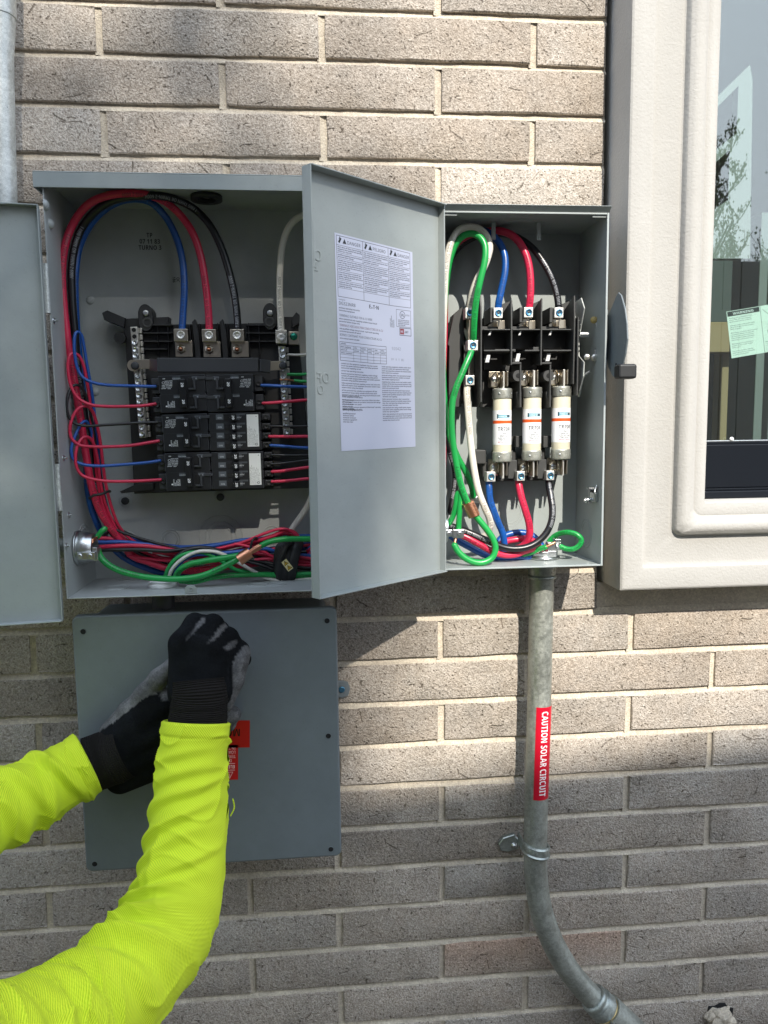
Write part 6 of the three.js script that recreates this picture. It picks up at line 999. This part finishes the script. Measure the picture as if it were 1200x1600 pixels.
// lower hand behind it, reaching to the right
{
  const a = (x, y, z) => at(x, y, z), caps = [], add = (p, q, r0, r1, id = 0) => caps.push([p, q, r0, r1, id]);
  const wr = [[178, 1160, 0.158], [180, 1178, 0.162], [184, 1198, 0.160], [189, 1216, 0.154]], kn = [[262, 1098, 0.150], [272, 1128, 0.152], [275, 1160, 0.150], [270, 1190, 0.145]], pip = [[306, 1104, 0.140], [316, 1122, 0.138], [312, 1156, 0.136], [302, 1186, 0.134]], dip = [[338, 1112, 0.134], [344, 1122, 0.132], [330, 1158, 0.130], [318, 1186, 0.130]], tip = [[364, 1116, 0.130], [356, 1132, 0.128], [340, 1166, 0.127], [326, 1190, 0.128]];
  for (let f = 0; f < 4; f++) { const r = [0.0125, 0.0118, 0.0112, 0.0102][f]; add(a(...wr[f]), a(...kn[f]), 0.020, r * 1.4); add(a(...kn[f]), a(...pip[f]), r * 1.15, r); add(a(...pip[f]), a(...dip[f]), r, r * 0.98, 1); add(a(...dip[f]), a(...tip[f]), r * 0.98, r * 0.9, 1); }
  add(a(192, 1150, 0.15), a(240, 1092, 0.150), 0.022, 0.015); add(a(205, 1200, 0.145), a(262, 1190, 0.14), 0.02, 0.016); add(a(196, 1135, 0.148), a(232, 1112, 0.150), 0.016, 0.014);
  add(a(164, 1140, 0.150), a(198, 1110, 0.150), 0.0065, 0.0098, 1); add(a(198, 1110, 0.150), a(226, 1082, 0.152), 0.0098, 0.0098, 1); add(a(226, 1082, 0.152), a(248, 1060, 0.154), 0.0105, 0.0115, 1); add(a(248, 1060, 0.154), a(272, 1036, 0.154), 0.0115, 0.0095, 1);
  const gl = gloveMesh(caps, [[a(258, 1086, 0.165), 0.008]], person);
  gl.userData.label = 'lower black glove with grey thumb edge';
}
// limbs of cloth: rings along a centre line, folds pushed in and out
function limb(stations, folds, o = {}) {
  const crv = new THREE.CatmullRomCurve3(stations.map((s) => s.p), false, 'centripetal'), L = crv.getLength(), n = o.n ?? 190, m = o.m ?? 84, pos = [], uv = [], idx = [];
  const acc = [0]; for (let i = 1; i < stations.length; i++) acc.push(acc[i - 1] + stations[i].p.distanceTo(stations[i - 1].p));
  const rad = (u) => { const s = u * acc[acc.length - 1]; let i = 1; while (i < acc.length - 1 && acc[i] < s) i++; const t = clamp((s - acc[i - 1]) / (acc[i] - acc[i - 1]), 0, 1), k = t * t * (3 - 2 * t); return lerp(stations[i - 1].r, stations[i].r, k); };
  const rows = [];
  if (o.hem) rows.push([0.03, -0.0075], [0.012, -0.0062], [0.0012, -0.0045], [0, -0.0022], [0.0008, -0.0004]);
  for (let i = 0; i <= n; i++) rows.push([(o.hem ? 0.002 : 0) + i / n * (L - 0.002), 0]);
  rows.forEach(([s, off], j) => {
    const u = clamp(s / L, 0, 1), c = crv.getPointAt(u), T2 = crv.getTangentAt(u), side = V(0, 0, 1).cross(T2).normalize(), front = T2.clone().cross(side).normalize().negate(), r0 = rad(u);
    if (front.z < 0) front.negate();
    for (let k = 0; k <= m; k++) {
      const th = k / m * Math.PI * 2; let d = off;
      if (off === 0) {
        for (const [s0, amp, wid, skew, t0, span] of folds) { const w = 0.5 + 0.5 * Math.cos(clamp((((th - t0 + 9.4248) % 6.2832) - 3.1416) / span, -1, 1) * Math.PI), x = (s - s0 - skew * Math.sin(th - t0)) / wid; d += amp * w * (Math.exp(-x * x) - 0.55 * Math.exp(-((x - 1.7) ** 2) * 0.9)); }
        { const w1 = Math.sin(s * 46 + 1.7 * Math.sin(th + s * 9) + 0.8 * th + 2.1 * Math.sin(s * 17 + 0.6 * Math.cos(th * 2))), w2 = Math.sin(s * 83 - 1.4 * th + 2.3 * Math.sin(th * 2 + s * 23)), m1 = 0.5 + 0.5 * Math.sin(s * 21 + th * 1.6 + 1), m2 = 0.5 + 0.5 * Math.sin(s * 33 - th * 2.2);
          d += 0.0032 * m1 * ((1 - Math.abs(w1)) ** 3 - 0.2) + 0.0026 * m2 * ((1 - Math.abs(w2)) ** 3 - 0.2); }
        if (o.hem) { const g = (s - 0.017) / 0.0013; d -= 0.0011 * Math.exp(-g * g); d += 0.0012 * (1 - sstep(s, 0.010, 0.020)); }
      }
      const r = r0 + (off === 0 ? d * (o.k ?? 1) : d); pos.push(c.x + (side.x * Math.cos(th) + front.x * Math.sin(th)) * r, c.y + (side.y * Math.cos(th) + front.y * Math.sin(th)) * r, c.z + (side.z * Math.cos(th) + front.z * Math.sin(th)) * r);
      uv.push(th * 0.05, s + off);
    }
  });
  for (let j = 0; j < rows.length - 1; j++) for (let k = 0; k < m; k++) { const a = j * (m + 1) + k; idx.push(a, a + 1, a + m + 2, a, a + m + 2, a + m + 1); }
  const g = new THREE.BufferGeometry(); g.setAttribute('position', new THREE.Float32BufferAttribute(pos, 3)); g.setAttribute('uv', new THREE.Float32BufferAttribute(uv, 2)); g.setIndex(idx); g.computeVertexNormals();
  return g;
}
const S = (x, y, z, r) => ({ p: at(x, y, z), r });
// angle in the ring: 0 = along z x tangent, pi/2 = towards the camera
const upperArm = limb([S(307, 1127, 0.205, 0.0415), S(303, 1170, 0.215, 0.0425), S(299, 1220, 0.228, 0.0445), S(295, 1270, 0.245, 0.0462), S(290, 1320, 0.265, 0.0480), S(283, 1370, 0.285, 0.0505), S(273, 1415, 0.305, 0.0525), S(255, 1460, 0.33, 0.0540), S(222, 1505, 0.36, 0.0545), S(175, 1550, 0.395, 0.0555), S(110, 1596, 0.435, 0.0580), S(30, 1640, 0.485, 0.0600), S(-90, 1690, 0.56, 0.0640), S(-230, 1730, 0.65, 0.0700)],
  [[0.040, 0.0022, 0.006, 0.012, 2.2, 1.9], [0.062, 0.0030, 0.008, 0.016, 2.0, 2.2], [0.078, 0.0022, 0.006, 0.020, 1.2, 1.6], [0.095, 0.0032, 0.008, 0.022, 2.4, 2.2], [0.116, 0.0026, 0.007, 0.026, 1.7, 2.0], [0.135, 0.0030, 0.007, 0.022, 2.6, 2.1], [0.152, 0.0034, 0.008, 0.026, 2.2, 2.4], [0.170, 0.0026, 0.006, 0.028, 1.5, 1.7], [0.188, 0.0040, 0.009, 0.026, 2.6, 2.2], [0.206, 0.0034, 0.008, 0.030, 2.3, 2.2], [0.226, 0.0046, 0.009, 0.028, 2.9, 2.2], [0.243, 0.0040, 0.008, 0.030, 2.5, 2.1], [0.262, 0.0065, 0.010, 0.026, 3.0, 2.2], [0.282, 0.0050, 0.009, 0.028, 2.6, 2.2], [0.300, 0.0080, 0.012, 0.022, 3.0, 2.2], [0.326, 0.0060, 0.011, 0.020, 2.6, 2.0], [0.352, 0.0070, 0.012, 0.014, 3.0, 2.0], [0.385, 0.0065, 0.014, 0.010, 2.8, 2.0], [0.425, 0.0060, 0.016, 0.01, 2.4, 2.0], [0.33, 0.0028, 0.008, -0.02, 0.6, 1.5], [0.37, 0.0030, 0.010, -0.02, 0.9, 1.6], [0.47, 0.006, 0.018, 0.01, 2.6, 2.2]], { hem: true, n: 340, m: 140, k: 1.25 });
const lowerArm = limb([S(139, 1191, 0.162, 0.0405), S(112, 1206, 0.172, 0.0415), S(80, 1224, 0.186, 0.0420), S(40, 1244, 0.206, 0.0440), S(0, 1264, 0.228, 0.0470), S(-60, 1296, 0.262, 0.0510), S(-140, 1346, 0.31, 0.0560), S(-260, 1400, 0.38, 0.0620), S(-420, 1420, 0.45, 0.0690)],
  [[0.030, 0.0038, 0.007, 0.014, 1.5, 2.0], [0.048, 0.0052, 0.008, 0.018, 2.6, 2.0], [0.066, 0.0046, 0.008, -0.016, 1.2, 2.2], [0.084, 0.0055, 0.009, 0.016, 2.2, 2.0], [0.104, 0.0042, 0.009, -0.012, 0.9, 2.0], [0.125, 0.0050, 0.010, 0.014, 2.4, 2.2], [0.15, 0.004, 0.010, -0.01, 1.2, 2.2], [0.18, 0.005, 0.012, 0.012, 2.2, 2.2], [0.22, 0.005, 0.014, 0.01, 1.6, 2.2]], { hem: true, n: 240, m: 120, k: 1.2 });
for (const [g, lab] of [[upperArm, 'lime sleeve of the raised arm, bent at the elbow'], [lowerArm, 'lime sleeve of the arm reaching in from the frame edge']]) { const m = obj('sleeve', g, M.sleeve, person, true); m.userData.label = lab; }
for (const p of [[[360, 1275], [366, 1262], [364, 1248]], [[231, 1352], [224, 1358], [216, 1357]], [[128, 1196], [133, 1206], [138, 1211]]]) obj('loose_thread', tube(p.map(([x, y], k) => at(x, y, 0.25 + (p[0][1] > 1400 ? 0.06 : 0) - (p[0][0] < 140 ? 0.045 : 0) + k * 0.001)), 0.0009, 5, 4), M.sleeve, person);
// knitted cuffs of the gloves
obj('cuff', limb([S(311, 1062, 0.192, 0.0345), S(312, 1082, 0.197, 0.0348), S(311, 1104, 0.200, 0.0352), S(309, 1128, 0.204, 0.0362), S(307, 1145, 0.208, 0.036)], [[0.014, 0.0014, 0.004, 0.004, 1.2, 2.6], [0.030, 0.0018, 0.004, 0.003, 1.9, 2.6], [0.040, 0.0014, 0.004, 0.003, 1.2, 2.6]], { n: 60, m: 64, k: 0.4 }), M.cuff, person, true);
obj('cuff', limb([S(196, 1172, 0.154, 0.0375), S(180, 1180, 0.156, 0.0372), S(160, 1188, 0.158, 0.0365), S(134, 1197, 0.164, 0.036)], [], { n: 40, m: 64, k: 0.3 }), M.cuff, person, true);
// the rest of the figure kneels outside the frame at the left
{
  const sR = at(-230, 1730, 0.65), sL = at(-420, 1420, 0.45), ch = V((sR.x + sL.x) / 2 - 0.06, (sR.y + sL.y) / 2 - 0.05, (sR.z + sL.z) / 2 + 0.06), hip = V(ch.x - 0.12, -1.42, ch.z + 0.12), neck = ch.clone().add(V(0.01, 0.17, -0.02)), head = neck.clone().add(V(0.05, 0.16, -0.05));
  const kR = V(hip.x + 0.34, GROUND + 0.07, hip.z + 0.02), kL = V(hip.x + 0.14, GROUND + 0.07, hip.z - 0.36), fR = V(hip.x - 0.06, GROUND + 0.06, hip.z + 0.26), fL = V(hip.x - 0.24, GROUND + 0.06, hip.z - 0.10);
  const eR = at(255, 1462, 0.33), wR = at(310, 1085, 0.196), eL = at(-140, 1346, 0.31), wL = at(185, 1178, 0.156);
  const limbs = [[ch, hip, 0.125, 0.12], [ch, neck, 0.10, 0.055], [sR, ch, 0.052, 0.11], [sL, ch, 0.052, 0.11], [neck, head, 0.052, 0.06], [head, head.clone().add(V(0.02, 0.06, -0.02)), 0.078, 0.082], [sR, at(30, 1640, 0.485), 0.030, 0.026], [at(30, 1640, 0.485), at(175, 1550, 0.395), 0.026, 0.022], [at(175, 1550, 0.395), eR, 0.022, 0.020], [eR, wR, 0.018, 0.010], [sL, eL, 0.026, 0.016], [eL, wL, 0.014, 0.008], [hip, kR, 0.085, 0.055], [hip, kL, 0.085, 0.055], [kR, fR, 0.05, 0.04], [kL, fL, 0.05, 0.04]];
  obj('body', mesher(limbs.map((c) => [...c, 0]), 0.012, 0.005), M.skin, person);
  obj('shirt', mesher([[ch, hip, 0.15, 0.15, 0], [ch, neck.clone().lerp(ch, 0.35), 0.12, 0.075, 0], [sR, ch, 0.075, 0.13, 0], [sL, ch, 0.075, 0.13, 0]], 0.016, 0.014), M.sleeve, person);
  obj('trousers', mesher([[hip, hip.clone().add(V(0.02, -0.03, 0)), 0.155, 0.15, 0], [hip, kR, 0.115, 0.078, 0], [hip, kL, 0.115, 0.078, 0], [kR, fR, 0.072, 0.06, 0], [kL, fL, 0.072, 0.06, 0]], 0.016, 0.014), M.denim, person);
  obj('boot', mesher([[fR, fR.clone().add(V(-0.08, -0.01, 0.10)), 0.052, 0.045, 0], [fR, fR.clone().add(V(-0.02, 0.06, 0.02)), 0.05, 0.06, 0]], 0.012, 0.01), M.boot, person);
  obj('boot', mesher([[fL, fL.clone().add(V(-0.12, -0.01, 0.05)), 0.052, 0.045, 0], [fL, fL.clone().add(V(-0.02, 0.06, 0.02)), 0.05, 0.06, 0]], 0.012, 0.01), M.boot, person);
  const f = head.clone().add(V(0.02, 0.04, -0.02)), look = V(0.75, -0.15, -0.65).normalize(), rt = look.clone().cross(V(0, 1, 0)).normalize();
  const on = (u, v, w) => f.clone().addScaledVector(rt, u).add(V(0, v, 0)).addScaledVector(look, w);
  obj('hair', mesher([[on(0, 0.03, -0.02), on(0, 0.06, -0.01), 0.088, 0.08, 0], [on(0, -0.03, -0.045), on(0, 0.03, -0.03), 0.06, 0.08, 0]], 0.012, 0.01), std({ color: lin(0.03, 0.022, 0.016), roughness: 0.8 }), person);
  obj('nose', dome(on(0, -0.012, 0.080), 0.014, 0.020, look), M.skin, person);
  for (const s of [-1, 1]) obj('ear', dome(on(s * 0.083, -0.01, 0), 0.02, 0.012, rt.clone().multiplyScalar(s)), M.skin, person);
  for (const s of [-1, 1]) obj('eye', dome(on(s * 0.032, 0.008, 0.074), 0.011, 0.006, look), M.white, person);
  obj('mouth', dome(on(0, -0.048, 0.074), 0.018, 0.004, look), std({ color: lin(0.3, 0.1, 0.08), roughness: 0.6 }), person);
}

renderer.render(scene, camera);
